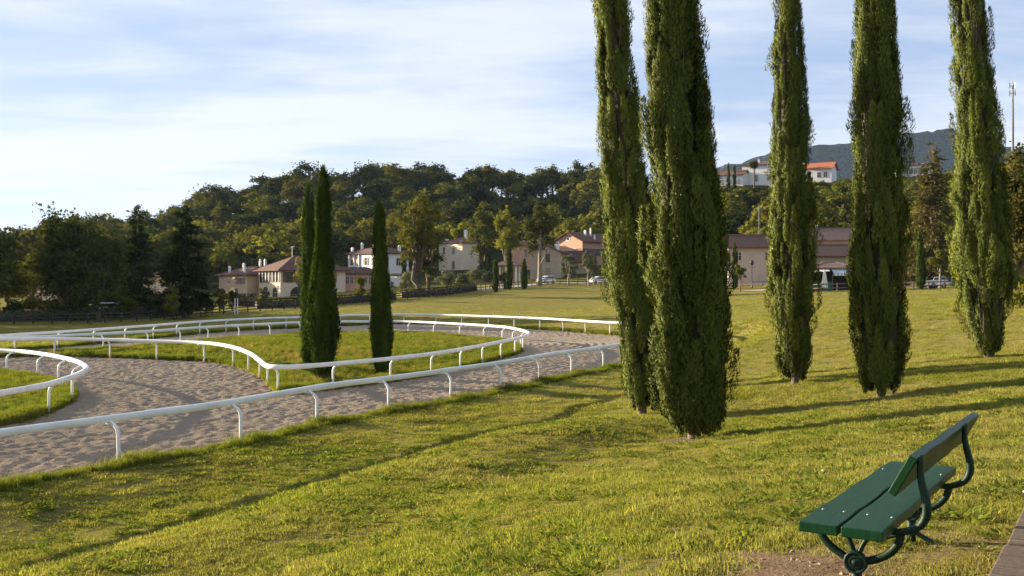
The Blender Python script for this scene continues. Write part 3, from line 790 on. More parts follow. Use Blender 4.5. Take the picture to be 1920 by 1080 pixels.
# ------------------------------------------------------------------ woods and single trees
def ray_ground(px, py, d0=8.0, d1=420.0):
    ds = np.concatenate([np.arange(d0, 60, 0.25), np.arange(60, d1, 1.0)])
    X = (px-960)/FOC*ds; Z = EYE-(py-HZ)/FOC*ds
    g = ground_height(X, ds)
    k = np.nonzero(g >= Z)[0]
    return ds[k[0]] if len(k) else None
def top_height(py, d, x): return EYE - (py-HZ)/FOC*d - gz(x, d)
def big_tree(px, d, ytop, meshes_fn, label, group=None, name='tree', cat='tree', rz=None):
    x = (px-960)/FOC*d; H = top_height(ytop, d, x)
    return plant(name, x, d, meshes_fn(H), label, group, cat, 1.0, random.uniform(0, 6.28) if rz is None else rz)

KINDS = {
 'green': [broadleaf(100+i, 12.0, r, 2300, 0.62, M['leaf_green'], b, 26, 0.3) for i, (r, b) in enumerate([(4.6, 0.2), (4.0, 0.15), (5.2, 0.22)])],
 'yellow': [broadleaf(120+i, 12.0, r, 2300, 0.60, M['leaf_yellow'], b, 26, 0.3) for i, (r, b) in enumerate([(4.3, 0.15), (3.6, 0.12)])],
 'dark': [broadleaf(140+i, 12.0, r, 2200, 0.62, M['leaf_dark'], b, 24, 0.4) for i, (r, b) in enumerate([(4.4, 0.2), (3.7, 0.15), (5.0, 0.25)])],
 'brown': [broadleaf(160+i, 12.0, r, 2200, 0.60, M['leaf_brown'], b, 24, 0.3) for i, (r, b) in enumerate([(4.4, 0.2), (3.8, 0.18)])],
 'airy': [broadleaf(180+i, 12.0, r, 1300, 0.55, M['leaf_dark'], 0.42, 17, 0.7, gap=0.72) for i, r in enumerate([4.2, 3.6, 4.8])],
 'conifer': [conifer(200+i, 12.0, 2.9, 2000, 0.75, M['needle']) for i in range(2)],
}
KLAB = {'green': ('broad olive green tree in the wood on the slope behind the houses', 'olive green trees of the hillside wood'),
        'yellow': ('sunlit yellow green tree low in the wood behind the houses', 'yellow green trees of the hillside wood'),
        'dark': ('dense dark green tree high in the wood on the ridge', 'dark trees of the hillside wood'),
        'brown': ('russet tinged tree starting to turn in the hillside wood', 'russet trees of the hillside wood'),
        'airy': ('thin crowned tree against the sky on the wooded ridge', 'thin crowned trees along the ridge'),
        'conifer': ('dark pointed conifer among the broad trees of the hillside wood', 'pointed conifers of the hillside wood')}
TNAME = {'green': 'broadleaf_tree', 'yellow': 'broadleaf_tree', 'dark': 'broadleaf_tree', 'brown': 'broadleaf_tree', 'airy': 'broadleaf_tree', 'conifer': 'conifer_tree'}
KWORD = {'green': 'broad olive green tree', 'yellow': 'yellow green tree', 'dark': 'dense dark green tree', 'brown': 'russet tinged tree', 'airy': 'thin crowned tree', 'conifer': 'dark pointed conifer'}
def wood_label(k, px, yy):
    if px > 1290:
        zone = 'below the long hilltop villa' if px < 1460 else 'below the orange roofed hilltop house' if px < 1620 else 'below the pale hilltop building' if px < 1760 else 'at the far right under the mast'
        return f"{KWORD[k]} on the slope {zone}"
    band = 'low in the wood' if yy < 310 else 'halfway up the wood' if yy < 365 else 'high in the wood' if yy < 415 else 'against the sky on the ridge'
    zone = ('behind the spreading dark trees at the left' if px < 240 else 'behind the broad dark conifer' if px < 400 else 'behind the brick wing and villa' if px < 560 else 'behind the infield cypress pair' if px < 640 else
            'behind the white house' if px < 770 else 'behind the cream house' if px < 920 else 'behind the portico' if px < 1035 else 'behind the salmon house')
    return f"{KWORD[k]} {band} {zone}"
def foot(px):
    T = [(-200,190),(200,205),(300,222),(560,232),(640,272),(780,276),(800,296),(925,296),(940,284),(1130,284),(1300,222),(1480,214),(1500,192),(1610,190),(1690,160),(2050,150)]
    return np.interp(px, [t[0] for t in T], [t[1] for t in T])
def ylimit(px):
    T = [(-100,0),(1295,0),(1300,352),(1448,350),(1500,338),(1590,338),(1600,330),(1690,332),(1745,332),(1750,300),(2000,290)]
    return np.interp(px, [t[0] for t in T], [t[1] for t in T])
def place_wood():
    r_ = np.random.default_rng(77); spots = []
    y = 158.0
    while y < 462:
        step = 12.4 if y < 350 else 11.6
        for x in np.arange(-0.62*y-8, 0.60*y+8, step*1.12):
            xx = x + r_.uniform(-0.42, 0.42)*step; yy = y + r_.uniform(-0.42, 0.42)*step
            px = 960 + xx/yy*FOC
            if px < -70 or px > 1985 or (1160 < px < 1290) : continue
            if yy < foot(px) or (px < 330 and yy > 400): continue
            if px > 1290 and yy > 322: continue
            spots.append((xx, yy, px))
        y += step*0.92
    S = np.array(spots); Z = ground_height(S[:, 0], S[:, 1])
    cnt = 0
    for (x, yy, px), z in zip(spots, Z):
        u = r_.random(); H = r_.uniform(10, 16)
        up = (yy-260)/185
        if px > 1290: k = 'green' if u < 0.45 else 'yellow' if u < 0.72 else 'dark' if u < 0.9 else 'brown'
        elif px < 330: k = 'brown' if u < 0.3 else 'green' if u < 0.65 else 'dark' if u < 0.9 else 'conifer'
        elif yy > 405: k = 'airy' if u < 0.16 else 'dark' if u < 0.62 else 'green' if u < 0.94 else 'conifer'
        elif up > 0.42: k = 'dark' if u < 0.42 else 'green' if u < 0.76 else 'brown' if u < 0.92 else 'conifer'
        else: k = 'yellow' if u < 0.40 else 'green' if u < 0.80 else 'brown' if u < 0.92 else 'dark'
        yl = ylimit(px)
        if yl > 0:
            H = min(H, EYE-(yl+r_.uniform(0, 10)-HZ)/FOC*yy - z)
            if H < 3.0: continue
        if k == 'airy': H *= 1.08
        ms = KINDS[k][r_.integers(len(KINDS[k]))]
        s = H/12.0
        lab = wood_label(k, px, yy)
        plant(TNAME[k], x, yy, ms, lab, lab.replace(' tree', ' trees', 1).replace(' conifer', ' conifers', 1), 'tree', s*r_.uniform(1.15, 1.55) if H > 8 else max(s, 0.6), r_.uniform(0, 6.28), z-0.2, s)
        cnt += 1
    print('wood trees', cnt)
place_wood()
def bl(seed, R, n, size, mat, **kw): return lambda H: broadleaf(seed, H, R, n, size, M[mat], **kw)
def cf(seed, R, n, size, mat, **kw): return lambda H: conifer(seed, H, R, n, size, M[mat], **kw)
big_tree(126, 112, 393, bl(301, 4.4, 15000, 0.36, 'leaf_dark', base=0.10, nclump=52, ragged=0.7, gap=0.86), 'largest dark spreading tree at the left by the dark fence, trunk showing')
big_tree(184, 109, 424, bl(302, 3.5, 11000, 0.34, 'leaf_dark', base=0.09, nclump=40, ragged=0.7, gap=0.88), 'rounded dark tree touching the right side of the largest dark tree')
big_tree(258, 121, 381, cf(303, 2.5, 7000, 0.50, 'needle', base=0.08), 'narrow dark conifer with two tops between the dark spreading trees and the next conifer')
big_tree(346, 114, 384, cf(304, 3.5, 9500, 0.52, 'needle', base=0.13, levels=18, ragged=0.4), 'broad dark conifer behind the fence left of the low villa')
big_tree(12, 128, 500, bl(305, 4.0, 4500, 0.34, 'leaf_brown', base=0.2), 'dusky tree with reddish leaves at the far left edge')
big_tree(62, 135, 468, bl(306, 3.6, 4500, 0.36, 'leaf_green', base=0.12), 'mid green tree seen left of the largest dark tree')
big_tree(-55, 105, 420, bl(307, 5.0, 4500, 0.45, 'leaf_dark', base=0.15), 'dark tree just off the left edge by the fence')
big_tree(-190, 98, 400, bl(308, 5.2, 4500, 0.45, 'leaf_dark', base=0.12), 'dark tree farther off the left edge by the fence')
for i, (x_, d_, H_) in enumerate([(-72, 112, 15), (-84, 104, 14), (-88, 122, 16), (-98, 112, 15), (-76, 128, 15), (-108, 128, 16), (-64, 118, 13)]):
    plant('tree', x_, d_, KINDS['dark'][i % 3], 'dark tree of the row beyond the left edge that shades the far lawn', 'dark trees beyond the left edge', 'tree', H_/12*1.15, i*1.3, None, H_/12)
big_tree(785, 150, 346, bl(309, 3.9, 9000, 0.34, 'leaf_green', base=0.15, nclump=40, ragged=0.5, gap=0.85), 'tall loose tree with ivied trunk between the white and the cream house')
big_tree(803, 152, 400, bl(310, 2.4, 5000, 0.32, 'leaf_dark', base=0.10, nclump=26, ragged=0.5), 'darker ivied tree joined to the tall loose tree before the cream house')
big_tree(742, 262, 398, bl(311, 4.6, 4500, 0.5, 'leaf_green', base=0.1), 'green tree behind the white house by the tall loose tree')
big_tree(909, 240, 372, bl(312, 4.4, 6000, 0.46, 'leaf_green', base=0.10, nclump=34, ragged=0.4), 'tall deep green tree right of the cream house')
big_tree(950, 222, 384, bl(313, 3.4, 5500, 0.44, 'leaf_yellow', base=0.2, nclump=30, ragged=0.5), 'tall yellow green tree above the tiled portico')
big_tree(1012, 184, 378, bl(314, 3.6, 8000, 0.36, 'leaf_dark', base=0.33, nclump=34, ragged=0.4, barkm=M['pale_bark']), 'dark crowned tree on a pale trunk before the beige gable')
OG = 'grey green olive trees by the houses'
for px, d, yt, R, lab in [(1066,186,468,2.0,'grey green olive tree below the salmon house, left of two'),(1104,187,470,2.0,'grey green olive tree with white stem below the shuttered side of the salmon house'),
    (762,158,505,2.2,'low olive tree before the white house, nearest the tall loose tree'),(838,178,507,2.0,'olive tree under the lit wall of the cream house'),(868,176,512,1.9,'olive tree under the corner of the cream house'),
    (893,180,505,2.1,'olive tree before the shaded wall of the cream house'),(918,178,510,1.8,'olive tree left of the tiled portico'),(942,180,509,1.6,'olive tree before the tiled portico posts')]:
    big_tree(px, d, yt, bl(int(px), R, 2600, 0.26, 'leaf_olive', base=0.22, nclump=18, barkm=M['pale_bark']), lab, OG, 'olive_tree')
SG = 'garden bushes before the villas'
for px, d, yt, R, m_, lab in [(412,122,538,1.1,'leaf_dark','dark garden bush before the low villa wing'),(386,120,546,1.0,'leaf_green','green bush left of the white sign post'),(436,128,534,0.9,'leaf_dark','dark bush against the brick wing of the villa'),
    (494,136,532,0.9,'leaf_olive','pale bush before the villa arches'),(675,142,512,1.1,'leaf_green','upright green bush left of the lone infield cypress, behind the fence'),(325,110,532,1.1,'leaf_yellow','bright yellow green bush under the broad dark conifer'),
    (562,196,470,1.8,'leaf_yellow','bright climber topped bush beside the villa roof, left of the infield pair'),(240,116,552,1.5,'leaf_green','green bush behind the fence between dark trunks'),(95,116,556,1.5,'leaf_green','green bush behind the fence at the far left'),
    (200,122,545,1.6,'leaf_brown','brownish bush behind the fence by the parked pale car'),(290,118,548,1.2,'leaf_brown','reddish bush below the small brown roofed house'),(30,112,560,1.7,'leaf_dark','dark bush behind the fence under the far left trees'),(150,118,553,1.7,'leaf_dark','dark bush between the two spreading dark trees'),(60,124,548,2.0,'leaf_brown','rusty bush before the pale cottage'),(270,124,545,1.6,'leaf_dark','dark bush behind the fence under the two topped conifer'),(372,126,545,1.4,'leaf_brown','brownish bush right of the broad dark conifer'),(118,136,546,2.0,'leaf_green','green bush deep in the shade behind the largest dark tree'),(215,138,544,2.2,'leaf_dark','dark bush behind the pale parked car'),
    (1912,62,512,1.3,'leaf_yellow','yellow green bush beside the rightmost tall cypress'),(1345,176,452,1.6,'leaf_dark','dark bush against the left end of the stone farmhouse'),
    (1497,124,520,0.6,'leaf_green','small green bush left of the awning pavilion')]:
    big_tree(px, d, yt, bl(int(px)+7, R, 1800, 0.24, m_, base=0.02, nclump=16), lab, SG, 'garden_bush', 'bush')
big_tree(1748, 128, 262, cf(330, 2.9, 9000, 0.50, 'needle_brown', base=0.12, levels=22, droop=0.35, power=0.55), 'tall brownish conifer behind the white van, right of the awning pavilion')
big_tree(1762, 124, 470, bl(331, 1.5, 1500, 0.28, 'leaf_brown', base=0.55, barkm=M['pale_bark']), 'small tree with pale bare trunk beside the white van')
big_tree(1702, 150, 398, bl(332, 3.0, 4500, 0.34, 'leaf_yellow', base=0.12), 'bright green tree behind the fence left of the brown conifer')
big_tree(1800, 150, 380, bl(333, 3.6, 4500, 0.36, 'leaf_green', base=0.1), 'green tree behind the brown conifer, right of the white van')
big_tree(1908, 74, 284, bl(334, 3.3, 9000, 0.30, 'leaf_brown', base=0.16, nclump=40, ragged=0.4), 'broad rusty green tree at the right edge below the mast')
big_tree(1388, 150, 492, bl(335, 1.15, 2200, 0.20, 'leaf_green', base=0.36, nclump=20), 'small round headed tree on the lawn before the stone farmhouse')
big_tree(1345, 60, 545, bl(336, 0.35, 500, 0.16, 'leaf_dark', base=0.0, nclump=8), 'dark sapling peeping out right of the widest cypress', None, 'sapling', 'sapling')
CG2 = 'small cypresses by the houses and far fences'
for i, (px, d, yt, R, lab) in enumerate([(929,160,489,0.42,'small thin cypress on the far lawn edge, leftmost of three before the portico'),(955,168,462,0.55,'middle and tallest small cypress on the far lawn edge before the portico'),(983,170,487,0.50,'small cypress on the far lawn edge, nearest the pale trunked tree'),
    (902,238,448,0.65,'slender cypress at the shaded wall of the cream house, nearer the wall'),(916,239,450,0.6,'slender cypress beside the portico roof, right of its twin'),(758,236,466,0.7,'slender cypress at the end of the white house'),
    (1378,172,455,0.55,'slender cypress at the end of the stone farmhouse'),(1725,119,436,0.52,'trim cypress by the fence left of the white van'),(1797,118,440,0.6,'trim cypress half hidden behind the rightmost tall cypress'),
    (1366,312,306,0.6,'thin dark cypress before the long villa wing on the hilltop, left of two'),(1377,312,308,0.55,'thin dark cypress before the long villa wing on the hilltop, nearer the tall block')]):
    x = (px-960)/FOC*d; H = top_height(yt, d, x)
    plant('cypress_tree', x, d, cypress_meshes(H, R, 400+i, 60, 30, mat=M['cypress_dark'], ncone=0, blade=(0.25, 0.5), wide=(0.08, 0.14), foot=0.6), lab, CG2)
HS = [bl(340+i, 2.6, 1600, 0.40, m_, base=0.0, nclump=18)(4.2) for i, m_ in enumerate(('leaf_green', 'leaf_yellow', 'leaf_dark'))]
r_ = np.random.default_rng(51)
for px in list(np.arange(1322, 1620, 13.0)) + list(np.arange(1624, 1765, 24.0)):
    for d in (300, 309):
        q = px + r_.uniform(-5, 5); yl = float(ylimit(q)) + (0 if d == 309 else 9) + r_.uniform(-2, 5); x = (q-960)/FOC*d; H = top_height(yl, d, x)
        if H < 1.5 or H > 14: continue
        zone = 'the long hilltop villa' if q < 1460 else 'the orange roofed hilltop house' if q < 1620 else 'the pale hilltop building'
        plant('hilltop_bush', x, d, HS[r_.integers(3)], 'leafy bush at the foot of ' + zone, 'bushes at the foot of ' + zone, 'bush', max(H/4.2*0.8, 1.0), r_.uniform(0, 6.28), None, H/4.2)
# palm like tree before the hilltop villa
x = (1414-960)/FOC*312
r_ = np.random.default_rng(9); Hp = top_height(298, 312, x); mb = MB(); mb.tube([(0,0,-0.3),(0.1,0,Hp*0.5),(0,0,Hp-1.5)], [0.28,0.22,0.2], 6)
nb = 260; U = unit(r_.normal(0, 1, (nb, 3))); Bp = np.tile([0, 0, Hp-1.8], (nb, 1)) + U*0.25
nn = unit(np.cross(U, r_.normal(0, 1, (nb, 3)))); V, F = cards(Bp, U, nn, r_.uniform(0.9, 1.7, nb), r_.uniform(0.15, 0.35, nb))
plant('palm_tree', x, 312, (mb.mesh('trunk', M['bark']), mesh_np('crown', V, F, M['leaf_dark'], False, r_.random(nb)), None), 'palm on a thin trunk before the tall white villa block on the hilltop')

# ------------------------------------------------------------------ distant mountain
mxs = np.arange(-500, 2700, 16.0); mys = np.arange(2500, 3700, 16.0)
MX, MY = np.meshgrid(mxs, mys)
pxm = 960 + MX/MY*FOC
ridge = np.interp(pxm, [700, 1000, 1200, 1330, 1440, 1520, 1580, 1660, 1720, 1780, 1850, 1900, 2000, 2200], [470, 420, 362, 315, 284, 268, 266, 250, 242, 238, 262, 274, 262, 300])
rz_ = (HZ-ridge)/FOC*3250
t_ = np.clip((MY-2500)/750, 0, 1); b_ = np.clip((3700-MY)/450, 0, 1)
hgt = rz_*np.minimum(t_**1.15, b_**0.8)
spur = np.abs(fbm(MX/330.0+3, MY/520.0, 3, 41)-0.5)*2
hgt = hgt*(1-0.50*(1-spur)*(1-t_)*2*t_**0.3) + 9*(fbm(MX/34, MY/34, 2, 5)-0.5)*np.minimum(1, hgt/60) + 12*(vnoise(MX/16.3, MY/16.3, 9)-0.3)*np.minimum(1, hgt/60)
iy, ix = np.meshgrid(np.arange(len(mys)-1), np.arange(len(mxs)-1), indexing='ij'); q = (iy*len(mxs)+ix).ravel(); w_ = len(mxs)
def mountain_mat():
    m, t, out = new_mat('mountain_forest')
    co = N(t, 'ShaderNodeTexCoord').outputs['Object']
    a_ = remap(t, noise(t, 0.006, 5, 0.65, vec=co), 0.35, 0.65)
    v = N(t, 'ShaderNodeTexVoronoi', {'Vector': co, 'Scale': 0.07})
    f_ = N(t, 'ShaderNodeSeparateColor', {0: v.outputs['Color']}).outputs[0]
    c = mixc(t, a_, (0.012, 0.022, 0.011), (0.052, 0.046, 0.022))
    c = mixc(t, remap(t, f_, 0, 1, 0, 0.5), c, (0.020, 0.030, 0.014))
    b = N(t, 'ShaderNodeBump', {'Height': v.outputs['Distance'], 'Strength': 1.0, 'Distance': 14.0}); b.invert = True
    t.links.new(N(t, 'ShaderNodeBsdfDiffuse', {'Color': c, 'Normal': b.outputs[0]}).outputs[0], out.inputs[0])
    return m
tag(link('mountain', mesh_np('mountain', np.stack([MX.ravel(), MY.ravel(), hgt.ravel()-4], 1), np.stack([q, q+1, q+w_+1, q+w_], 1), mountain_mat(), True)), kind='structure')

# ------------------------------------------------------------------ houses
_wc = {}
def window_meshes(w, h, style):
    k = (round(w, 2), round(h, 2), style)
    if k in _wc: return _wc[k]
    fr = MB(); t = 0.10
    if style == 'arch':
        n = 10; o = []; i_ = []
        for a in range(n+1):
            an = math.pi*a/n
            o.append((math.cos(an)*w/2, h-w/2+math.sin(an)*w/2)); i_.append((math.cos(an)*(w/2-t), h-w/2+math.sin(an)*(w/2-t)))
        o = [(w/2, 0)] + o + [(-w/2, 0)]; i_ = [(w/2-t, 0)] + i_ + [(-w/2+t, 0)]
        for a in range(len(o)-1):
            vs = [(o[a][0],-0.08,o[a][1]),(o[a+1][0],-0.08,o[a+1][1]),(i_[a+1][0],-0.08,i_[a+1][1]),(i_[a][0],-0.08,i_[a][1])]
            fr.add(vs+[(v[0], 0.02, v[2]) for v in vs], [(0,1,2,3),(7,6,5,4),(0,4,5,1),(1,5,6,2),(2,6,7,3),(3,7,4,0)])
        pn = MB(); m_ = len(i_); vs = [(p[0], -0.02, p[1]) for p in i_]; pn.add(vs + [(v[0], 0.02, v[2]) for v in vs], [tuple(range(m_)), tuple(range(2*m_-1, m_-1, -1))] + [(a, a+m_, (a+1) % m_+m_, (a+1) % m_) for a in range(m_)])
        fr.box(-0.04, 0.04, -0.06, -0.021, 0, h-t); fr.box(-w/2+t, w/2-t, -0.055, -0.022, h-w/2-0.03, h-w/2+0.03)
    else:
        fr.box(-w/2-t, -w/2, -0.08, 0.02, -t, h+t).box(w/2, w/2+t, -0.08, 0.02, -t, h+t).box(-w/2, w/2, -0.08, 0.02, h, h+t).box(-w/2, w/2, -0.12, 0.02, -t, 0)
        fr.box(-0.035, 0.035, -0.05, -0.021, 0, h); fr.box(-w/2, -0.036, -0.045, -0.022, h*0.6, h*0.6+0.05).box(0.036, w/2, -0.045, -0.022, h*0.6, h*0.6+0.05)
        pn = MB(); pn.box(-w/2, w/2, -0.02, 0.02, 0, h)
    sh = MB(); sw = w/2+0.02
    sh.box(-sw, sw, -0.05, -0.01, 0, h)
    for s in range(4): sh.box(-sw+0.06, sw-0.06, -0.07, -0.051, h*(0.08+0.23*s), h*(0.08+0.23*s)+h*0.13)
    _wc[k] = (fr, pn, sh, {})
    return _wc[k]
def shared(mbobj, cache, name, mat):
    k = (name, mat.name)
    if k not in cache: cache[k] = mbobj.mesh(name, mat)
    return cache[k]
def hip_roof(x0, x1, y0, y1, z, rh, o, gable=None):
    """solid roof: eaves box and ridge; gable None = hipped, 'x' or 'y' = ridge direction of a gabled roof"""
    X0, X1, Y0, Y1 = x0-o, x1+o, y0-o, y1+o; mb = MB(); th = 0.20; caps = []
    lx, ly = X1-X0, Y1-Y0
    zb = z - 0.02
    if gable is None:
        if lx >= ly: a, b = (X0+ly/2, (Y0+Y1)/2, z+rh), (X1-ly/2+0.001, (Y0+Y1)/2, z+rh)
        else: a, b = ((X0+X1)/2, Y0+lx/2, z+rh), ((X0+X1)/2, Y1-lx/2+0.001, z+rh)
        E = [(X0,Y0,zb),(X1,Y0,zb),(X1,Y1,zb),(X0,Y1,zb),(X0,Y0,zb+th),(X1,Y0,zb+th),(X1,Y1,zb+th),(X0,Y1,zb+th),a,b]
        F = [(0,3,2,1),(0,1,5,4),(1,2,6,5),(2,3,7,6),(3,0,4,7)]
        F += [(4,5,9,8),(5,6,9),(6,7,8,9),(7,4,8)] if lx >= ly else [(4,5,8),(5,6,9,8),(6,7,9),(7,4,8,9)]
        mb.add(E, F); caps = [(a, b)] + ([(E[4],a),(E[7],a),(E[5],b),(E[6],b)] if lx >= ly else [(E[4],a),(E[5],a),(E[6],b),(E[7],b)])
    else:
        s = rh/((y1-y0)/2 if gable == 'x' else (x1-x0)/2); drop = s*o
        def P(u, v, zz): return (u, v, zz) if gable == 'x' else (v, u, zz)
        U0, U1, V0, V1 = (X0, X1, Y0, Y1) if gable == 'x' else (Y0, Y1, X0, X1); vm = (V0+V1)/2
        vs = []
        for u in (U0, U1):
            vs += [P(u,V0,z-drop+0.01), P(u,vm,z+rh+0.01), P(u,V1,z-drop+0.01), P(u,V0,z-drop+th), P(u,vm,z+rh+th), P(u,V1,z-drop+th)]
        mb.add(vs, [(0,1,4,3),(1,2,5,4),(6,9,10,7),(7,10,11,8),(3,4,10,9),(4,5,11,10),(0,6,7,1),(1,7,8,2),(0,3,9,6),(2,8,11,5)])
        caps = [(P(U0,vm,z+rh+th), P(U1,vm,z+rh+th))]
    return mb, caps
def house(name, label, px, d, theta, wl, wr, h, wall, roofm, rh=1.8, o=0.55, gable=None, wins=(), chimneys=(), cat='house', dz=0.0, z=None, extra=None, parent=None):
    p = at(px, HZ, d); th = math.radians(theta)
    if z is None: z = gz(p.x, p.y) + dz
    root = empty(name, (p.x, p.y, z), -th, label, cat)
    w = MB(); w.box(-wl, 0, 0, wr, -3.0, h)
    if gable == 'x': w.add([(-wl,0,h-0.01),(-wl,wr,h-0.01),(-wl,wr/2,h+rh),(0,0,h-0.01),(0,wr,h-0.01),(0,wr/2,h+rh)], [(0,2,1),(3,4,5),(0,3,5,2),(1,2,5,4)])
    if gable == 'y': w.add([(-wl,0,h-0.01),(0,0,h-0.01),(-wl/2,0,h+rh),(-wl,wr,h-0.01),(0,wr,h-0.01),(-wl/2,wr,h+rh)], [(0,1,2),(3,5,4),(0,2,5,3),(1,4,5,2)])
    w.build('wall', wall, root)
    rf, caps = hip_roof(-wl, 0, 0, wr, h, rh, o, gable)
    ro = rf.build('roof', roofm, root)
    cp = MB()
    for a, b in caps: cp.tube([a, b], 0.11, 6)
    cp.build('ridge_tiles', M['roof_pale'] if roofm is not M['roof_orange'] else roofm, ro)
    for (cx, cy, zt, s) in chimneys:
        s *= 0.78; zt -= 0.25
        c = MB(); c.box(cx-s/2, cx+s/2, cy-s/2, cy+s/2, h-0.3, h+zt); c.box(cx-s*0.62, cx+s*0.62, cy-s*0.62, cy+s*0.62, h+zt, h+zt+0.12)
        c.box(cx-s*0.4, cx+s*0.4, cy-s*0.4, cy+s*0.4, h+zt+0.12, h+zt+0.42); ch = c.build('chimney', M['white_wall'], ro)
    for (face, u, zz, ww, hh, style, sm) in wins:
        fr, pn, sh, cache = window_meshes(ww, hh, style)
        loc = {'L': (-u, -0.0, zz), 'R': (0.0, u, zz)}[face]; rot = (0, 0, 0 if face == 'L' else math.pi/2)
        wo = link('window', shared(fr, cache, 'window', M['frame'] if style != 'brown' else M['brown_wood']), root, loc, rot)
        link('pane', shared(pn, cache, 'pane', M['pane']), wo)
        if sm == 'closed_grey': link('shutter', shared(sh, cache, 'shutter', M['shutter_grey']), wo, (0, -0.06, 0))
        elif sm:
            s1 = shared(sh, cache, 'shutter', M[sm])
            for sg in (-1, 1):
                link('shutter', s1, wo, (sg*(ww*0.75+0.13), -0.02, 0), None, (0.5, 1, 1))
    if extra: extra(root)
    return root
def extras_villa(root):
    # loggia posts on both faces, terracotta panel, white arches, aerial
    for k in range(7):
        MB().box(-0.5-k*1.62-0.11, -0.5-k*1.62+0.11, -0.16, 0.0, 2.95, 5.25).build('loggia_post', M['white_wall'], root)
    for k in range(5):
        MB().box(0.0, 0.16, 0.6+k*2.5-0.11, 0.6+k*2.5+0.11, 2.95, 5.25).build('loggia_post', M['brown_wood'], root)
    MB().box(-11.35, -10.7, -0.10, 0.0, -0.5, 5.25).build('brick_pier', M['terracotta_wall'], root)
    a = MB(); a.tube([(-5,5,7.4),(-5,5,10.6)], 0.05, 5); a.tube([(-6,5,10.4),(-3.8,5,10.5)], 0.04, 5); a.tube([(-5.5,4.5,10.1),(-5.5,5.5,10.1)], 0.03, 4); a.build('aerial', M['galv'], root)
W = []
for k in range(6): W.append(('L', 1.31+k*1.62, 2.95, 1.16, 2.05, 'brown', None))
W += [('L', 2.6, -0.3, 2.4, 2.3, 'arch', None), ('L', 7.6, -0.3, 2.4, 2.3, 'arch', None), ('R', 3.8, -0.3, 3.6, 2.4, 'arch', None), ('R', 9.4, -0.3, 3.0, 2.3, 'arch', None)]
for k in range(5): W.append(('R', 1.85+k*2.5, 2.95, 1.8, 2.05, 'brown', None))
house('villa', 'cream villa with hipped brown roof, glazed upper gallery and ground floor arches', 526, 205, 52, 11.4, 15.0, 5.3, M['cream'], M['roof_brown'], 3.2, 0.9, None, W, [(-5.2, 8.6, 4.2, 0.6)], 'house', z=1.5, extra=extras_villa)
W = [('L', 1.8+k*0.85, 2.75, 0.55, 1.25, 'plain', 'shutter_red') for k in (0, 2, 4)] + [('L', 9.2, 2.9, 1.1, 0.9, 'plain', None), ('L', 5.0, -0.2, 1.6, 2.2, 'arch', None)]
house('brick_house', 'low brick and plaster wing left of the cream villa, three white chimneys', 463, 214, 50, 14.4, 9.0, 4.6, M['peach'], M['roof_brown'], 2.0, 0.6, None, W, [(-11.4, 1.2, 2.0, 0.6), (-6.2, 2.2, 2.6, 0.65), (-3.2, 1.0, 1.8, 0.6), (-4.4, 5.2, 3.5, 0.55), (-2.8, 5.6, 3.5, 0.55)], z=1.3)
W = [('R', 5.6+k*1.05, 2.5, 0.65, 1.5, 'plain', None) for k in range(7)]
house('garden_house', 'low brown roofed house in shade between the infield cypresses and the white house', 604, 214, 62, 5.0, 13.5, 4.6, M['pink'], M['roof_dark'], 1.5, 0.7, None, W, [], z=1.6)
def extras_white(root):
    MB().box(-13.9, -9.0, -0.35, 0.0, 3.3, 4.2).build('balcony_parapet', M['white_wall'], root)
    MB().box(-13.8, -9.1, -0.05, 0.0, 4.2, 6.7).build('loggia', M['beige'], root)
    for xx in (-13.6, -11.4, -9.2): MB().box(xx-0.15, xx+0.15, -0.35, -0.06, 4.2, 6.8).build('loggia_post', M['white_wall'], root)
    for xx in (-12.6, -10.2): MB().box(xx-0.4, xx+0.4, -0.09, -0.051, 4.2, 5.6).build('door', M['brown_wood'], root)
house('white_house', 'white two storey house with roofed loggia and dark shutters behind the lone infield cypress', 713, 246, 48, 14.6, 8.6, 7.0, M['white_wall'], M['roof_brown'], 1.9, 0.6, None,
      [('L', 6.2, 4.2, 1.1, 1.8, 'plain', 'shutter_dark'), ('L', 6.2, 0.6, 1.1, 1.8, 'plain', 'closed_grey'), ('L', 2.6, 4.2, 1.1, 1.8, 'plain', 'shutter_dark'),
       ('R', 1.5, 3.5, 0.8, 2.6, 'plain', 'shutter_dark'), ('R', 6.0, 4.1, 1.0, 1.8, 'plain', 'shutter_dark'), ('R', 1.2, 0.8, 0.8, 1.2, 'plain', None), ('R', 4.2, 0.8, 0.8, 1.2, 'plain', None)],
      [(-14.0, 1.0, 1.7, 0.7), (-12.6, 3.0, 2.9, 0.7), (-7.4, 3.2, 3.2, 0.7), (-4.0, 3.8, 3.2, 0.65), (-1.0, 6.5, 2.0, 0.75)], z=4.6, extra=extras_white)
house('white_outbuilding', 'small white lean-to with dark door below the white house', 744, 228, 40, 4.6, 4.0, 3.0, M['white_wall'], M['roof_dark'], 0.5, 0.2, None, [('L', 1.5, 0.0, 0.8, 1.6, 'plain', None)], [], 'outbuilding', z=2.9)
house('cream_house', 'tall plain cream house with hipped roof, one lit wall and one shaded wall', 867, 266, 46, 9.8, 8.6, 7.2, M['cream'], M['roof_brown'], 1.7, 0.45, None,
      [('L', 3.6, 4.3, 1.0, 1.7, 'plain', 'closed_grey'), ('L', 7.6, 4.3, 0.8, 1.6, 'plain', None), ('L', 3.6, 0.2, 1.1, 2.4, 'arch', None), ('R', 3.2, 4.0, 0.6, 0.9, 'plain', 'closed_grey')],
      [(-3.4, 4.2, 3.6, 0.95), (-9.0, 2.4, 1.2, 0.8)], z=7.8)
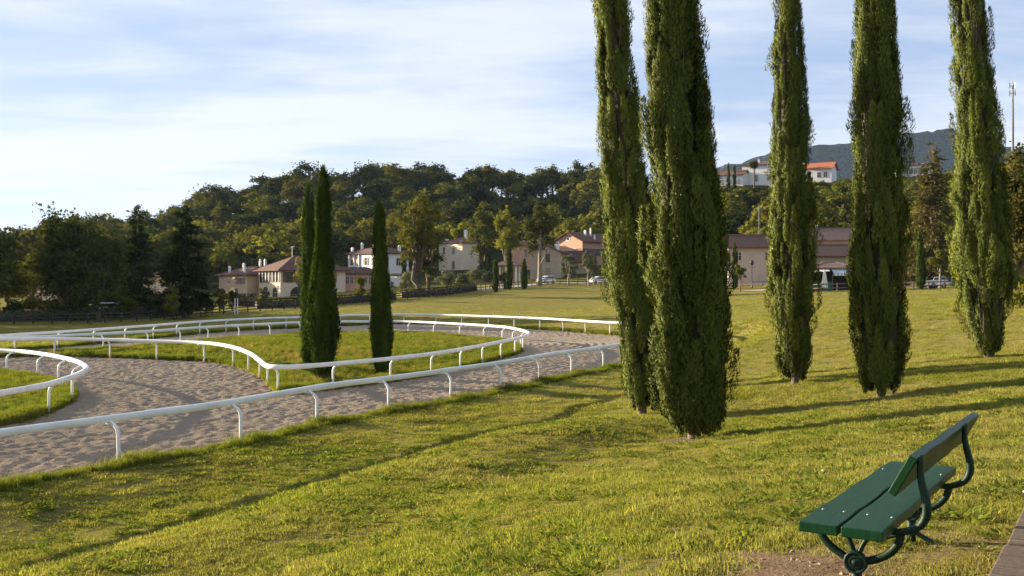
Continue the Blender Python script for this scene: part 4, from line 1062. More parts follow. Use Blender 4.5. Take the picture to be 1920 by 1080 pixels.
house('beige_house', 'beige gabled house in shade behind the white hatchback, small chimney', 1052, 230, 10, 7.2, 9.0, 6.2, M['beige'], M['roof_dark'], 1.7, 0.5, 'y',
      [('L', 3.1, 4.0, 0.8, 1.7, 'brown', None), ('L', 3.0, 0.5, 1.2, 2.2, 'plain', 'closed_grey')], [(-0.9, 0.9, 2.3, 0.9)], z=5.2)
house('barn', 'dark roofed barn wing running right from the beige gable', 1112, 238, 8, 8.0, 6.5, 4.0, M['beige'], M['roof_dark'], 2.4, 0.5, 'x', [], [], z=5.4)
def extras_pink(root):
    a = MB(); n = 14
    a.lathe([(0.62, 0), (0.62, 0.06), (0.42, 0.06), (0.42, 0.0)], n); o = a.build('round_window', M['white_paint'], root, loc=(-4.7, 0.0, 7.4), rot=(math.pi/2, 0, 0))
    MB().lathe([(0.42, 0.0), (0.42, 0.03)], n).build('pane', M['pane'], o)
house('salmon_house', 'salmon pink gabled house with round window and a row of dark shutters', 1092, 258, 42, 9.4, 16.0, 6.8, M['pink'], M['roof_brown'], 2.2, 0.7, 'y',
      [('L', 2.6, 2.9, 1.0, 1.9, 'plain', 'closed_grey')] + [('R', 1.2+k*1.5, 3.0, 0.75, 1.9, 'plain', 'shutter_dark') for k in range(8)], [(-3.4, 5.6, 3.0, 0.7), (-3.0, 7.4, 3.6, 0.45), (-1.0, 6.5, 1.7, 0.5)], z=8.4, extra=extras_pink)
house('terracotta_house', 'narrow orange house showing behind the trees over the tiled portico', 1003, 262, 40, 10.5, 5.0, 6.6, M['pink'], M['roof_brown'], 1.4, 0.5, None, [('L', 3.0, 3.6, 0.9, 1.6, 'plain', 'closed_grey')], [], z=7.6)
def portico():
    p = at(957, HZ, 216); z = gz(p.x, p.y)
    root = empty('portico', (p.x, p.y, z+0.2), math.radians(-12), 'open portico with low tiled roof on white posts, right of the cream house', 'portico')
    rf, caps = hip_roof(-3.4, 1.4, 0, 4.0, 3.6, 1.4, 0.4); rf.build('roof', M['roof_pale'], root)
    for xx in (-3.2, -1.0, 1.2):
        for yy in (0.2, 3.8): MB().box(xx-0.16, xx+0.16, yy-0.16, yy+0.16, -1.5, 3.49).build('post', M['white_wall'], root)
    MB().box(-3.4, 1.4, 3.99, 4.2, -1.5, 3.48).build('wall', M['beige'], root)
portico()
house('stone_farmhouse', 'long grey stone farmhouse with brown roof, shaded front between the tall cypresses', 1470, 186, 8, 10.2, 8.0, 6.9, M['grey_wall'], M['roof_dark'], 2.2, 0.7, 'x',
      [('L', 8.3, 4.3, 0.9, 1.5, 'plain', None), ('L', 3.0, 4.3, 0.9, 1.5, 'plain', None), ('L', 2.6, 1.0, 1.0, 1.7, 'plain', None), ('L', 8.2, 0.6, 0.9, 1.5, 'plain', None)], [], z=4.2)
house('farm_wing', 'lower whitish wing with dark doorway at the left end of the stone farmhouse', 1376, 190, 8, 5.4, 7.0, 6.9, M['white_wall'], M['roof_dark'], 2.0, 0.5, 'x', [('L', 2.2, 0.0, 2.6, 2.4, 'plain', None), ('L', 1.6, 4.0, 0.9, 1.4, 'plain', None)], [], z=4.2)
house('arched_building', 'low grey building with broad arched windows behind the awning pavilion', 1640, 148, 5, 13.0, 8.0, 4.9, M['grey_wall'], M['roof_dark'], 1.6, 0.7, 'x', [('L', 2.6+k*3.1, 0.9, 2.6, 2.5, 'arch', None) for k in range(4)], [], z=3.4)
house('upper_barn', 'ochre walled barn with mottled tile roof rising behind the arched building', 1640, 166, 5, 14.0, 8.0, 7.9, M['yellow_wall'], M['roof_pale'], 1.9, 0.6, 'x', [('L', 6.9, 6.2, 0.8, 0.8, 'plain', None)], [(-8.6, 4.0, 2.5, 0.5)], z=3.6)
WV = [('L', 1.8, 3.8, 1.0, 2.0, 'plain', 'closed_grey'), ('L', 6.0, 3.8, 1.0, 2.0, 'plain', 'closed_grey')]
house('hilltop_villa', 'tall white villa block with two shuttered windows on the hilltop', 1452, 326, 30, 10.8, 9.0, 9.0, M['white_wall'], M['roof_brown'], 1.7, 0.6, None, WV, [(-6.0, 3.0, 2.2, 0.7)], z=34.2)
house('villa_wing', 'long low white wing on the hilltop left of the tall white block', 1393, 326, 30, 15.5, 7.0, 4.4, M['white_wall'], M['roof_brown'], 1.5, 0.6, 'x', [('L', 1.8+k*2.7, 1.2, 1.5, 1.6, 'plain', 'closed_grey') for k in range(5)], [(-3.4, 2.0, 1.9, 0.7)], z=35.6)
def dish(root):
    o = MB(); o.lathe([(0.02, 0), (0.5, 0.06), (0.9, 0.24), (1.05, 0.42), (1.0, 0.42), (0.5, 0.12), (0.02, 0.05)], 14)
    o.build('satellite_dish', M['white_paint'], root, loc=(-9.3, -0.3, 6.4), rot=(math.radians(70), 0, math.radians(-20)))
    MB().tube([(-9.3, -0.1, 4.2), (-9.3, -0.1, 6.5)], 0.06, 5).build('dish_pole', M['galv'], root)
house('orange_roofed_house', 'white hilltop house with bright orange roof, red shutters and a roof dish', 1559, 336, 30, 8.6, 8.0, 5.4, M['white_wall'], M['roof_orange'], 2.0, 0.7, 'y' if False else 'x', [('L', 2.0, 2.2, 1.2, 1.7, 'plain', None), ('L', 4.1, 2.2, 1.2, 1.7, 'plain', None)], [], z=38.0, extra=dish)
house('hilltop_building', 'pale hilltop building with a window row and low brown roof left of the mast', 1745, 356, 12, 10.8, 8.0, 5.4, M['white_wall'], M['roof_brown'], 1.1, 0.6, None, [('L', 2.0+k*1.55, 2.4, 1.15, 1.9, 'plain', 'closed_grey') for k in range(6)], [], z=41.2)
house('small_house', 'small beige house with brown roof half hidden by the dark conifers', 305, 190, 30, 5.4, 6.0, 4.6, M['peach'], M['roof_brown'], 1.5, 0.5, None, [('L', 2.0, 1.6, 0.6, 1.2, 'plain', None)], [], z=0.8)
house('pale_cottage', 'pale low cottage glimpsed under the largest dark tree', 92, 170, 20, 4.6, 5.0, 2.6, M['cream'], M['roof_brown'], 0.9, 0.4, None, [('L', 1.8, 0.8, 0.8, 1.0, 'plain', None)], [], z=-0.2)

# ------------------------------------------------------------------ fences, hedges, road
unit_post = MB().box(-0.06, 0.06, -0.06, 0.06, -0.4, 1.0).mesh('post', M['fence_brown'])
unit_post_dark = MB().box(-0.06, 0.06, -0.06, 0.06, -0.4, 1.0).mesh('post', M['fence_dark'])
unit_lit_edge = MB().box(-0.068, 0.068, -0.068, 0.068, 0, 0.10).mesh('lit_edge_band', M['post_lit_edge'])  # band that paints the sunlit post edge as a pale dash
unit_rail = MB().box(0, 1, -0.022, 0.022, -0.065, 0.065).mesh('rail', M['fence_brown'])
unit_rail_dark = MB().box(0, 1, -0.022, 0.022, -0.065, 0.065).mesh('rail', M['fence_dark'])
def fence(line, spacing, height, rails, label, dark=False, lit_edges=False, group='wooden fences round the meadow'):
    P = catmull(line, spacing); Z = ground_height(P[:, 0], P[:, 1])
    root = empty('wooden_fence', (P[0, 0], P[0, 1], Z[0]), 0, label, 'fence', group)
    o0 = Vector((P[0, 0], P[0, 1], Z[0]))
    for i, ((x, y), z) in enumerate(zip(P, Z)):
        b = Vector((x, y, z)) - o0
        po = link('post', unit_post_dark if dark else unit_post, root, b, (0, 0, random.uniform(-0.1, 0.1)), (1, 1, height))
        if lit_edges and i % 2 == 0:
            for hh in (0.55, 0.88): link('lit_edge_band', unit_lit_edge, po, (0, 0, hh))
        if i+1 < len(P):
            e = Vector((P[i+1, 0], P[i+1, 1], Z[i+1])) - o0; v = e-b
            for hh in rails:
                rb = b + Vector((0, -0.085, height*hh)); eu = v.to_track_quat('X', 'Z').to_euler()
                link('rail', unit_rail_dark if dark else unit_rail, root, rb, eu, (v.length, 1, 1))
    return P
def wl_(L): return [(at(p, HZ, d).x, d) for p, d in L]
left_line = wl_([(-120,96),(0,100),(240,108),(430,120),(560,128),(655,138),(740,143)])
fence(left_line, 1.75, 1.10, (0.30, 0.60, 0.92), 'long dark rail fence with sunlit post edges painted as pale bands along the shaded lawn', True, True)
fence(wl_([(742,143.2),(820,147),(890,165)]), 1.75, 1.10, (0.30, 0.60, 0.92), 'dark rail fence before the clipped hedge under the cream house', True, True)
fence(wl_([(893,166),(950,176),(1040,190),(1128,190),(1200,188)]), 1.7, 1.15, (0.45, 0.88), 'brown rail fence in front of the parked white hatchbacks')
fence(wl_([(1345,184),(1400,179),(1470,176)]), 1.8, 1.05, (0.45, 0.88), 'brown rail fence along the stone farmhouse')
fence(wl_([(1495,124),(1540,121),(1600,120)]), 1.9, 1.10, (0.45, 0.88), 'brown rail fence in front of the awning pavilion')
fence(wl_([(1685,124),(1740,122),(1800,121)]), 1.9, 1.0, (0.45, 0.88), 'brown rail fence before the white van under the brown conifer')
def hedge(line, h, w, label, mat='leaf_dark'):
    P = catmull(line, 1.0); Z = ground_height(P[:, 0], P[:, 1]); o0 = np.array([P[0, 0], P[0, 1], Z[0]])
    r_ = np.random.default_rng(len(P)); n = len(P)*150
    i = r_.uniform(0, len(P)-1.01, n); k = i.astype(int); f_ = i-k
    c = np.stack([P[k, 0]*(1-f_)+P[k+1, 0]*f_, P[k, 1]*(1-f_)+P[k+1, 1]*f_, Z[k]*(1-f_)+Z[k+1]*f_], 1) - o0
    t = unit(P[k+1]-P[k]); s = np.stack([t[:, 1], -t[:, 0], np.zeros(n)], 1)
    a = r_.random(n); side = np.where(a < 0.35, -1, np.where(a < 0.7, 1, 0))
    off = np.where(side == 0, r_.uniform(-w/2, w/2, n), side*w/2*r_.uniform(0.75, 1.05, n)); hh = np.where(side == 0, h*r_.uniform(0.9, 1.05, n), h*r_.random(n))
    Pp = c + s*off[:, None]; Pp[:, 2] += hh
    nn = unit(s*side[:, None] + np.array([0, 0, 1.0])*(side == 0)[:, None] + r_.normal(0, 0.5, (n, 3))); U = unit(np.cross(nn, r_.normal(0, 1, (n, 3))))
    Ln = r_.uniform(0.14, 0.30, n); V, F = cards(Pp-U*Ln[:, None]*0.5, U, nn, Ln, Ln*0.7)
    root = empty('hedge', o0, 0, label, 'hedge', 'clipped hedges behind the fences')
    link('foliage', mesh_np('foliage', V, F, M[mat], False, r_.random(n)), root)['kind'] = 'stuff'
    mb = MB()
    for q in range(0, len(P)-1): 
        a_ = np.array([P[q, 0], P[q, 1], Z[q]])-o0; b_ = np.array([P[q+1, 0], P[q+1, 1], Z[q+1]])-o0
        mb.tube([(a_[0], a_[1], a_[2]+h*0.4), (b_[0], b_[1], b_[2]+h*0.4)], h*0.42, 5, flat=w*0.4/(h*0.42))
    mb.build('stems', M['bark'], root)
hedge(wl_([(480,131),(560,135),(655,141),(740,147)]), 1.25, 1.0, 'long clipped hedge below the villa behind the dark fence')
hedge(wl_([(752,148),(820,152),(890,169)]), 1.2, 1.0, 'clipped dark hedge under the olive trees and the cream house')
hedge(wl_([(430,142),(478,141)]), 1.7, 1.2, 'square clipped hedge before the brick wing of the villa')
hedge(wl_([(0,106),(130,112),(250,118),(360,121)]), 1.5, 1.5, 'loose dark hedge behind the fence under the dark trees')
rp = catmull(wl_([(890,172),(960,184),(1040,197),(1140,198),(1260,193),(1400,186),(1480,183)]), 2.0)
def strip(name, P, w, dz, mat):
    t = np.gradient(P, axis=0); t = unit(t); s = np.stack([t[:, 1], -t[:, 0]], 1); rows = []
    for o_ in np.linspace(-w/2, w/2, 5):
        q_ = P + s*o_; rows.append(np.column_stack([q_, ground_height(q_[:, 0], q_[:, 1]) + dz]))
    V = np.stack(rows, 1).reshape(-1, 3); F = [(i*5+k, i*5+k+1, (i+1)*5+k+1, (i+1)*5+k) for i in range(len(P)-1) for k in range(4)]
    tag(link(name, mesh_np(name, V, F, mat, True)), kind='structure')
strip('road', rp, 6.5, 0.10, M['asphalt'])
strip('path', catmull(wl_([(1408,150),(1440,156),(1475,160)]), 1.0), 3.2, 0.06, M['gravel_path'])

# ------------------------------------------------------------------ cars, lamp, signs, mast, pavilion
def car(px, d, rz, label, L=4.1, Wd=1.72, H=1.48, z=None):
    p = at(px, HZ, d); z = gz(p.x, p.y)+0.10 if z is None else z
    root = empty('parked_car', (p.x, p.y, z), rz, label, 'car', 'white cars parked beyond the fences')
    prof_ = [(-L/2,0.35),(-L/2+0.02,0.75),(-L/2+0.25,0.92),(-L/2+0.95,0.98),(L/2-0.55,1.0),(L/2-0.08,0.92),(L/2,0.55),(L/2-0.04,0.30),(-L/2+0.1,0.28)]
    def loft(pr, w0, w1, mat, name, zsplit=0.6):
        m = MB(); n = len(pr)
        for yy, k in ((-1, 0), (1, 0)): pass
        vs = [(x, -(w0 if zz < zsplit else w1)/2, zz) for x, zz in pr] + [(x, (w0 if zz < zsplit else w1)/2, zz) for x, zz in pr]
        m.add(vs, [tuple(range(n)), tuple(range(2*n-1, n-1, -1))] + [(i, i+n, (i+1) % n+n, (i+1) % n) for i in range(n)])
        return m.build(name, mat, root, bevel=0.04)
    loft(prof_, Wd, Wd-0.06, M['car_white'], 'body')
    loft([(-L/2+0.85,0.96),(-L/2+1.55,H-0.10),(L/2-0.75,H-0.08),(L/2-0.22,0.98)], Wd-0.14, Wd-0.32, M['pane'], 'windows', 1.1)
    loft([(-L/2+1.45,H-0.12),(-L/2+1.75,H),(L/2-0.85,H),(L/2-0.66,H-0.10)], Wd-0.26, Wd-0.36, M['car_white'], 'car_roof', H-0.05)
    for xx in (-L/2+1.12, L/2-0.62):
        m = MB()
        for sg in (-1, 1): m.tube([(xx, sg*(Wd/2-0.13), H-0.06), (xx-0.35 if xx < 0 else xx+0.25, sg*(Wd/2-0.04), 0.96)], 0.045, 5)
        m.build('pillar', M['car_white'], root)
    for xx in (-L/2+0.78, L/2-0.78):
        for sg in (-1, 1):
            w = MB().lathe([(0.20, -0.10), (0.31, -0.10), (0.31, 0.10), (0.20, 0.10)], 14).build('wheel', M['tyre'], root, loc=(xx, sg*(Wd/2-0.10), 0.31), rot=(math.pi/2, 0, 0))
            MB().lathe([(0.03, -0.11), (0.20, -0.105), (0.20, 0.105), (0.03, 0.11)], 10).build('rim', M['galv'], w)
    for sg in (-1, 1):
        MB().box(-L/2-0.015, -L/2+0.1, sg*0.62-0.16, sg*0.62+0.16, 0.66, 0.80).build('headlight', M['frame'], root)
        MB().box(L/2-0.14, L/2+0.005, sg*0.70-0.09, sg*0.70+0.09, 0.72, 0.92).build('tail_light', M['shutter_red'], root)
    return root
car(1024, 193.5, math.radians(38), 'white hatchback parked behind the brown fence by the pale trunked tree', 3.7)
car(1121, 193, math.radians(30), 'white car parked behind the brown fence, half hidden by a tall cypress', 3.7)
car(1752, 127, math.radians(20), 'white van parked behind the fence under the brown conifer', 3.3, 1.55, 1.40)
car(1775, 131, math.radians(-15), 'low white car beside the white van under the brown conifer', 3.2, 1.5, 1.15)
car(197, 121, math.radians(10), 'pale car glimpsed behind the dark fence under the dark trees', 4.0)
def lamp():
    d = 172; p = at(1410, HZ, d); z = gz(p.x, p.y)
    root = empty('street_lamp', (p.x, p.y, z), 0, 'black lamp post with dark lantern before the stone farmhouse', 'street lamp')
    MB().lathe([(0.14, -0.3), (0.14, 0.5), (0.06, 0.6), (0.05, 3.9)], 8).build('pole', M['black_metal'], root, True)
    MB().lathe([(0.08, 3.9), (0.16, 4.0), (0.42, 4.35), (0.42, 4.45), (0.20, 4.75), (0.05, 4.95)], 8).build('lantern', M['black_metal'], root, True)
    for sg in (-1, 1): MB().tube([(0, 0, 3.6), (sg*0.4, 0, 3.75), (sg*0.5, 0, 4.0)], 0.03, 5).build('arm', M['black_metal'], root, True)
lamp()
def tall_lamp():
    p = at(1423, HZ, 196); z = gz(p.x, p.y)
    root = empty('floodlight_mast', (p.x, p.y, z), 0, 'thin tall pole with a pale lamp head behind the farmhouse roof', 'lamp pole')
    MB().tube([(0,0,-0.3),(0,0,14.0)], 0.07, 6).build('pole', M['galv'], root)
    MB().box(-0.18, 0.18, -0.12, 0.12, 13.5, 14.05).build('lamp_head', M['galv'], root)
tall_lamp()
def sign_post():
    p = at(443, HZ, 118); z = gz(p.x, p.y)
    root = empty('sign_post', (p.x, p.y, z), 0, 'narrow white marker board on a post before the low villa wing', 'sign')
    for sg in (-1, 1): MB().box(sg*0.16-0.05, sg*0.16+0.05, -0.03, 0.03, -0.2, 1.9).build('post', M['white_paint'], root)
    p = at(931, HZ, 178); z = gz(p.x, p.y)
    root = empty('road_sign', (p.x, p.y, z), 0, 'small round pale sign on a pole by the portico', 'sign')
    MB().tube([(0,0,-0.2),(0,0,2.4)], 0.035, 6).build('pole', M['galv'], root)
    MB().lathe([(0.02, -0.02), (0.32, -0.02), (0.32, 0.02), (0.02, 0.02)], 14).build('plate', M['white_paint'], root, loc=(0, -0.06, 2.2), rot=(math.pi/2, 0, 0))
    p = at(950, HZ, 172); z = gz(p.x, p.y)
    root = empty('waste_bin', (p.x, p.y, z), 0, 'dark square waste container behind the brown fence', 'bin')
    MB().box(-0.55, 0.55, -0.4, 0.4, 0.05, 1.15).build('body', M['black_metal'], root, bevel=0.04)
    MB().box(-0.60, 0.60, -0.45, 0.45, 1.152, 1.25).build('lid', M['black_metal'], root, bevel=0.03)
sign_post()
M['mast'] = plain('mast_steel', (0.11, 0.11, 0.12), None, 0.6)
def mast():
    d = 380; p = at(1899, HZ, d); z = gz(p.x, p.y)
    zt = EYE-(150-HZ)/FOC*d - z
    root = empty('telecom_mast', (p.x, p.y, z), 0.3, 'steel telecom mast with antenna panels above the right hand trees', 'mast')
    MB().tube([(0,0,-1),(0,0,zt*0.5),(0,0,zt-2.5)], [0.55,0.42,0.26], 10).build('pole', M['mast'], root)
    MB().tube([(0,0,zt-2.6),(0,0,zt)], 0.07, 6).build('rod', M['mast'], root)
    for lv, zz in enumerate((zt-6.0, zt-3.2)):
        r = MB()
        for k in range(12):
            a, b = 2*math.pi*k/12, 2*math.pi*(k+1)/12
            r.tube([(0.95*math.cos(a), 0.95*math.sin(a), zz+1.0), (0.95*math.cos(b), 0.95*math.sin(b), zz+1.0)], 0.06, 4)
        for k in range(3): r.tube([(0, 0, zz+1.0), (0.95*math.cos(2.1*k), 0.95*math.sin(2.1*k), zz+1.0)], 0.05, 4)
        r.build('ring', M['mast'], root)
        for k in range(3):
            a = 2*math.pi*k/3+0.5*lv
            MB().box(-0.16, 0.16, -0.09, 0.09, 0, 2.2).build('antenna_panel', M['galv'] if lv else M['mast'], root, loc=(1.1*math.cos(a), 1.1*math.sin(a), zz), rot=(0, 0, a))
    for k in range(12): MB().box(-0.9 if k % 2 else 0.35, -0.35 if k % 2 else 0.9, -0.04, 0.04, zt*0.5+k*0.8, zt*0.5+k*0.8+0.06).build('step', M['mast'], root)
    MB().lathe([(0.02, 0), (0.35, 0.05), (0.4, 0.2), (0.02, 0.25)], 10).build('dish', M['galv'], root, loc=(-0.5, -0.3, zt-8), rot=(math.pi/2, 0, 0))
mast()
def pavilion():
    d = 130; p = at(1562, HZ, d); z = gz(p.x, p.y)+0.1
    root = empty('awning_pavilion', (p.x, p.y, z), math.radians(-8), 'garden pavilion with low tiled roof, striped awning valance and dark open sides', 'pavilion')
    rf, caps = hip_roof(-2.9, 2.9, 0, 4.5, 2.75, 0.95, 0.25); ro = rf.build('roof', M['roof_pale'], root)
    c = MB()
    for a, b in caps: c.tube([a, b], 0.07, 6)
    c.build('ridge_tiles', M['roof_pale'], ro)
    for xx in (-2.8, 0, 2.8):
        for yy in (0.1, 4.4): MB().box(xx-0.07, xx+0.07, yy-0.07, yy+0.07, -0.5, 2.74).build('post', M['black_metal'], root)
    MB().box(-2.9, 2.9, 4.4, 4.5, -0.5, 2.72).build('shade_panel', M['dark'], root)  # dark sheet added at the back, interior shade put in as colour
    MB().add([(-0.2,-0.1,2.7),(2.95,-0.1,2.7),(2.95,-1.5,2.25),(-0.2,-1.5,2.25),(-0.2,-0.1,2.66),(2.95,-0.1,2.66),(2.95,-1.5,2.21),(-0.2,-1.5,2.21)], [(0,1,2,3),(7,6,5,4),(0,4,5,1),(1,5,6,2),(2,6,7,3),(3,7,4,0)]).build('awning', M['awning'], root)
    for k in range(14): MB().box(-0.2+k*0.225, -0.2+k*0.225+0.223, -1.53, -1.505, 1.86, 2.25).build('valance_strip', M['white_paint'] if k % 2 else M['awning'], root)
    MB().box(-2.9, -0.4, -1.2, -0.9, -0.4, 1.1).build('screen', M['green_canvas'], root)
    MB().add([(-2.95,-0.1,2.7),(-0.6,-0.1,2.7),(-0.6,-1.4,2.5),(-2.95,-1.4,2.3),(-2.95,-0.1,2.66),(-0.6,-0.1,2.66),(-0.6,-1.4,2.46),(-2.95,-1.4,2.26)], [(0,1,2,3),(7,6,5,4),(0,4,5,1),(1,5,6,2),(2,6,7,3),(3,7,4,0)]).build('awning', M['canvas'], root)
    p2 = at(1546, HZ, 125); z2 = gz(p2.x, p2.y)
    r2 = empty('closed_parasol', (p2.x, p2.y, z2), 0, 'closed cream parasol standing before the awning pavilion', 'parasol')
    MB().tube([(0,0,-0.1),(0,0,2.9)], 0.035, 6).build('pole', M['brown_wood'], r2)
    pr = MB(); n = 12; rings = [(0.42, 0.35), (0.40, 0.9), (0.30, 1.5), (0.20, 2.2), (0.07, 2.75)]
    for i, (r, zz) in enumerate(rings):
        for k in range(n):
            rr = r*(1.0 if k % 2 else 0.72); a = 2*math.pi*k/n; pr.v.append((rr*math.cos(a), rr*math.sin(a), zz))
    for i in range(len(rings)-1):
        for k in range(n): pr.f.append((i*n+k, i*n+(k+1) % n, (i+1)*n+(k+1) % n, (i+1)*n+k))
    pr.build('canopy', M['canvas'], r2)
M['awning'] = plain('awning_blue_grey', (0.35, 0.45, 0.48), None, 0.9)
pavilion()

# ------------------------------------------------------------------ bench
def bench():
    base = Vector((1.62, 4.925, 0)); dirv = Vector((0.545, 0.838, 0)).normalized()       # seat middle at the near end, long axis
    L = 2.06; ang = math.atan2(dirv.y, dirv.x)
    c = base + dirv*L/2; z = gz(c.x, c.y)
    z = 2.45
    root = empty('park_bench', (c.x, c.y, z), ang, 'dark green park bench with two cast iron scroll supports on the bank', 'bench')
    # local: x along the bench (near end -L/2), -y towards the back, z up
    def plank(name, y0, y1, z0, z1, x0=-L/2, x1=L/2, rot=0.0, at_=(0, 0, 0)):
        m = MB()
        n = 10
        for i in range(n):
            a = x0+(x1-x0)*i/n; b = x0+(x1-x0)*(i+1)/n
            if i == 0:
                m.v += [(a, y0, z0), (a, y1, z0), (a, y1, z1), (a, y0, z1)]
            w = 0.0025*math.sin(i*1.9); q = len(m.v)
            m.v += [(b, y0+w, z0), (b, y1+w, z0), (b, y1+w, z1+w), (b, y0+w, z1+w)]
            for k in range(4): m.f.append((q-4+k, q-4+(k+1) % 4, q+(k+1) % 4, q+k))
        m.f.append((0, 1, 2, 3)); q = len(m.v)-4; m.f.append((q+3, q+2, q+1, q))
        return m.build(name, M['bench'], root, bevel=0.006, loc=at_, rot=(rot, 0, 0))
    SZ = 0.45
    plank('seat_plank', 0.012, 0.205, SZ-0.052, SZ)
    plank('seat_plank', -0.205, -0.005, SZ-0.052, SZ)
    plank('backrest', -0.022, 0.022, -0.11, 0.115, -L/2+0.28, L/2+0.29, math.radians(28), (0, -0.235, 0.675))
    for xx in (-L/2+0.33, L/2-0.36):
        fr = MB(); fw = 1.5
        def P(u, w): return (xx, u, w)
        def bez(pts, n=14):
            pts = [Vector(p) for p in pts]; out = []
            for i in range(n+1):
                t = i/n; q = pts[:]
                while len(q) > 1: q = [q[k].lerp(q[k+1], t) for k in range(len(q)-1)]
                out.append(q[0])
            return out
        R = 0.015
        hub = (0.0, 0.20)
        fr.tube(bez([P(0.20, 0.395), P(0.21, 0.30), P(0.10, 0.22), P(*hub)]), R, 8, 1.4)
        fr.tube(bez([P(0.10, 0.395), P(0.05, 0.36), P(0.02, 0.28), P(*hub)]), R*0.9, 8, 1.4)
        fr.tube(bez([P(-0.22, 0.395), P(-0.23, 0.28), P(-0.11, 0.21), P(*hub)]), R, 8, 1.4)
        fr.tube(bez([P(-0.12, 0.395), P(-0.06, 0.36), P(-0.02, 0.28), P(*hub)]), R*0.9, 8, 1.4)
        fr.tube([P(0.21, 0.385), P(-0.23, 0.385)], 0.013, 6, 1.6)
        fr.tube([P(0, 0.19), P(0, 0.06), P(0, -0.12)], [0.030, 0.026, 0.034], 8)
        fr.tube(bez([P(0, 0.10), P(0.06, 0.02), P(0.18, 0.02), P(0.22, -0.02)]), R, 6, 1.4)
        fr.tube(bez([P(0, 0.10), P(-0.06, 0.02), P(-0.18, 0.02), P(-0.22, -0.02)]), R, 6, 1.4)
        f1 = fr.build('support', M['iron'], root, True)
        ar = MB()
        ar.tube(bez([P(-0.06, 0.388), P(-0.28, 0.345), P(-0.41, 0.42), P(-0.37, 0.56), P(-0.285, 0.62), P(-0.318, 0.785)], 20), [0.013+0.010*math.sin(math.pi*i/20) for i in range(21)], 8, 1.5)
        ar.build('scroll_arm', M['iron'], root, True)
        m = MB()
        m.lathe([(0.045, -0.024), (0.045, 0.0), (0.038, 0.006), (0.034, 0.0), (0.027, 0.0), (0.023, 0.006), (0.018, 0.0), (0.010, 0.008), (0.002, 0.012)], 18)
        m.build('rosette', M['iron'], root, True, loc=(xx-0.030, 0.0, 0.20), rot=(0, -math.pi/2, 0), scale=(1.35, 1.35, 1.0))
        for yy in (0.17, 0.06, -0.06, -0.18):
            MB().lathe([(0.011, 0), (0.010, 0.004), (0.004, 0.006)], 8).build('bolt', M['bolt'], root, True, loc=(xx, yy, SZ))
        MB().lathe([(0.011, 0), (0.010, 0.005), (0.004, 0.007)], 8).build('bolt', M['bolt'], root, True, loc=(xx, -0.270, 0.72), rot=(math.radians(90+28), 0, 0))
bench()
def sleepers():
    p0 = Vector((2.42, 5.09, 0)); dv = Vector((0.95, 1.50, 0)).normalized(); ang = math.atan2(dv.y, dv.x)
    s = -2.2
    for k, (Ls, lab) in enumerate([(2.95, 'nearer weathered timber sleeper edging the path beside the bench'), (2.2, 'second weathered sleeper farther along the path edge')]):
        c = p0 + dv*(s+Ls/2) + Vector((dv.y, -dv.x, 0))*0.125
        m = MB(); m.box(-Ls/2, Ls/2, -0.12, 0.12, -0.12, 0.115)
        o = m.build('timber_sleeper', M['sleeper'], None, bevel=0.012, loc=(c.x, c.y, gz(c.x, c.y)), rot=(0, 0, ang+0.01*k))
        tag(o, lab, 'sleeper', 'timber sleepers along the path')
        s += Ls+0.02
sleepers()

# ------------------------------------------------------------------ grass
M['dead_leaf'] = plain('dead_leaf', (0.30, 0.21, 0.11), (0.42, 0.34, 0.22), 0.8, 6)
M['soil'] = plain('soil_clod', (0.17, 0.11, 0.07), (0.30, 0.22, 0.155), 0.95, 30)
M['weed'] = blade_mat('weed_leaf', (0.120, 0.160, 0.024), (0.220, 0.260, 0.042), (0.170, 0.170, 0.045))
proto = bpy.data.collections.new('grass_prototypes')
proto_tall = bpy.data.collections.new('tall_grass_prototypes')
proto_dry = bpy.data.collections.new('dry_grass_prototypes')
def tuft(name, col, n, rad, hmin, hmax, wid, mat, seed, lean=0.5, segs=2):
    r_ = np.random.default_rng(seed)
    a = r_.uniform(0, 2*math.pi, n); q = np.sqrt(r_.random(n))*rad
    B = np.stack([q*np.cos(a), q*np.sin(a), np.full(n, -0.015)], 1)
    dr = unit(np.column_stack([r_.normal(0, 1, (n, 2)), np.zeros(n)])); h = r_.uniform(hmin, hmax, n); ln = r_.uniform(0.1, lean, n)
    fz = r_.uniform(0, 2*math.pi, n); S = np.stack([np.cos(fz), np.sin(fz), np.zeros(n)], 1)
    w = wid*r_.uniform(0.6, 1.3, n)
    m1 = B + dr*(ln*h*0.3)[:, None] + np.array([0, 0, 1])*(h*0.6)[:, None]
    tip = B + dr*(ln*h)[:, None] + np.array([0, 0, 1])*(h*(1-0.25*ln))[:, None]
    V = np.stack([B-S*w[:, None]*0.5, B+S*w[:, None]*0.5, m1+S*w[:, None]*0.4, m1-S*w[:, None]*0.4, tip], 1).reshape(-1, 3)
    i = np.arange(n)*5
    F4 = np.stack([i, i+1, i+2, i+3], 1); F3 = np.stack([i+3, i+2, i+4], 1)
    T = np.vstack([F4[:, [0, 1, 2]], F4[:, [0, 2, 3]], F3]); ti = np.tile(r_.random(n), 3)
    o = bpy.data.objects.new(name, mesh_np(name, V, T, mat, False, ti)); col.objects.link(o)
for k in range(5): tuft('grass_patch', proto, 170, 0.18, 0.010, 0.055, 0.0064, M['lawn_blade'], 50+k, 1.35)
for k in range(4): tuft('tall_tuft', proto_tall, 70, 0.16, 0.10, 0.34, 0.009, M['tall_blade'], 70+k, 0.8)
for k in range(3): tuft('dry_tuft', proto_dry, 60, 0.12, 0.15, 0.50, 0.006, M['dry_blade'], 90+k, 0.7)
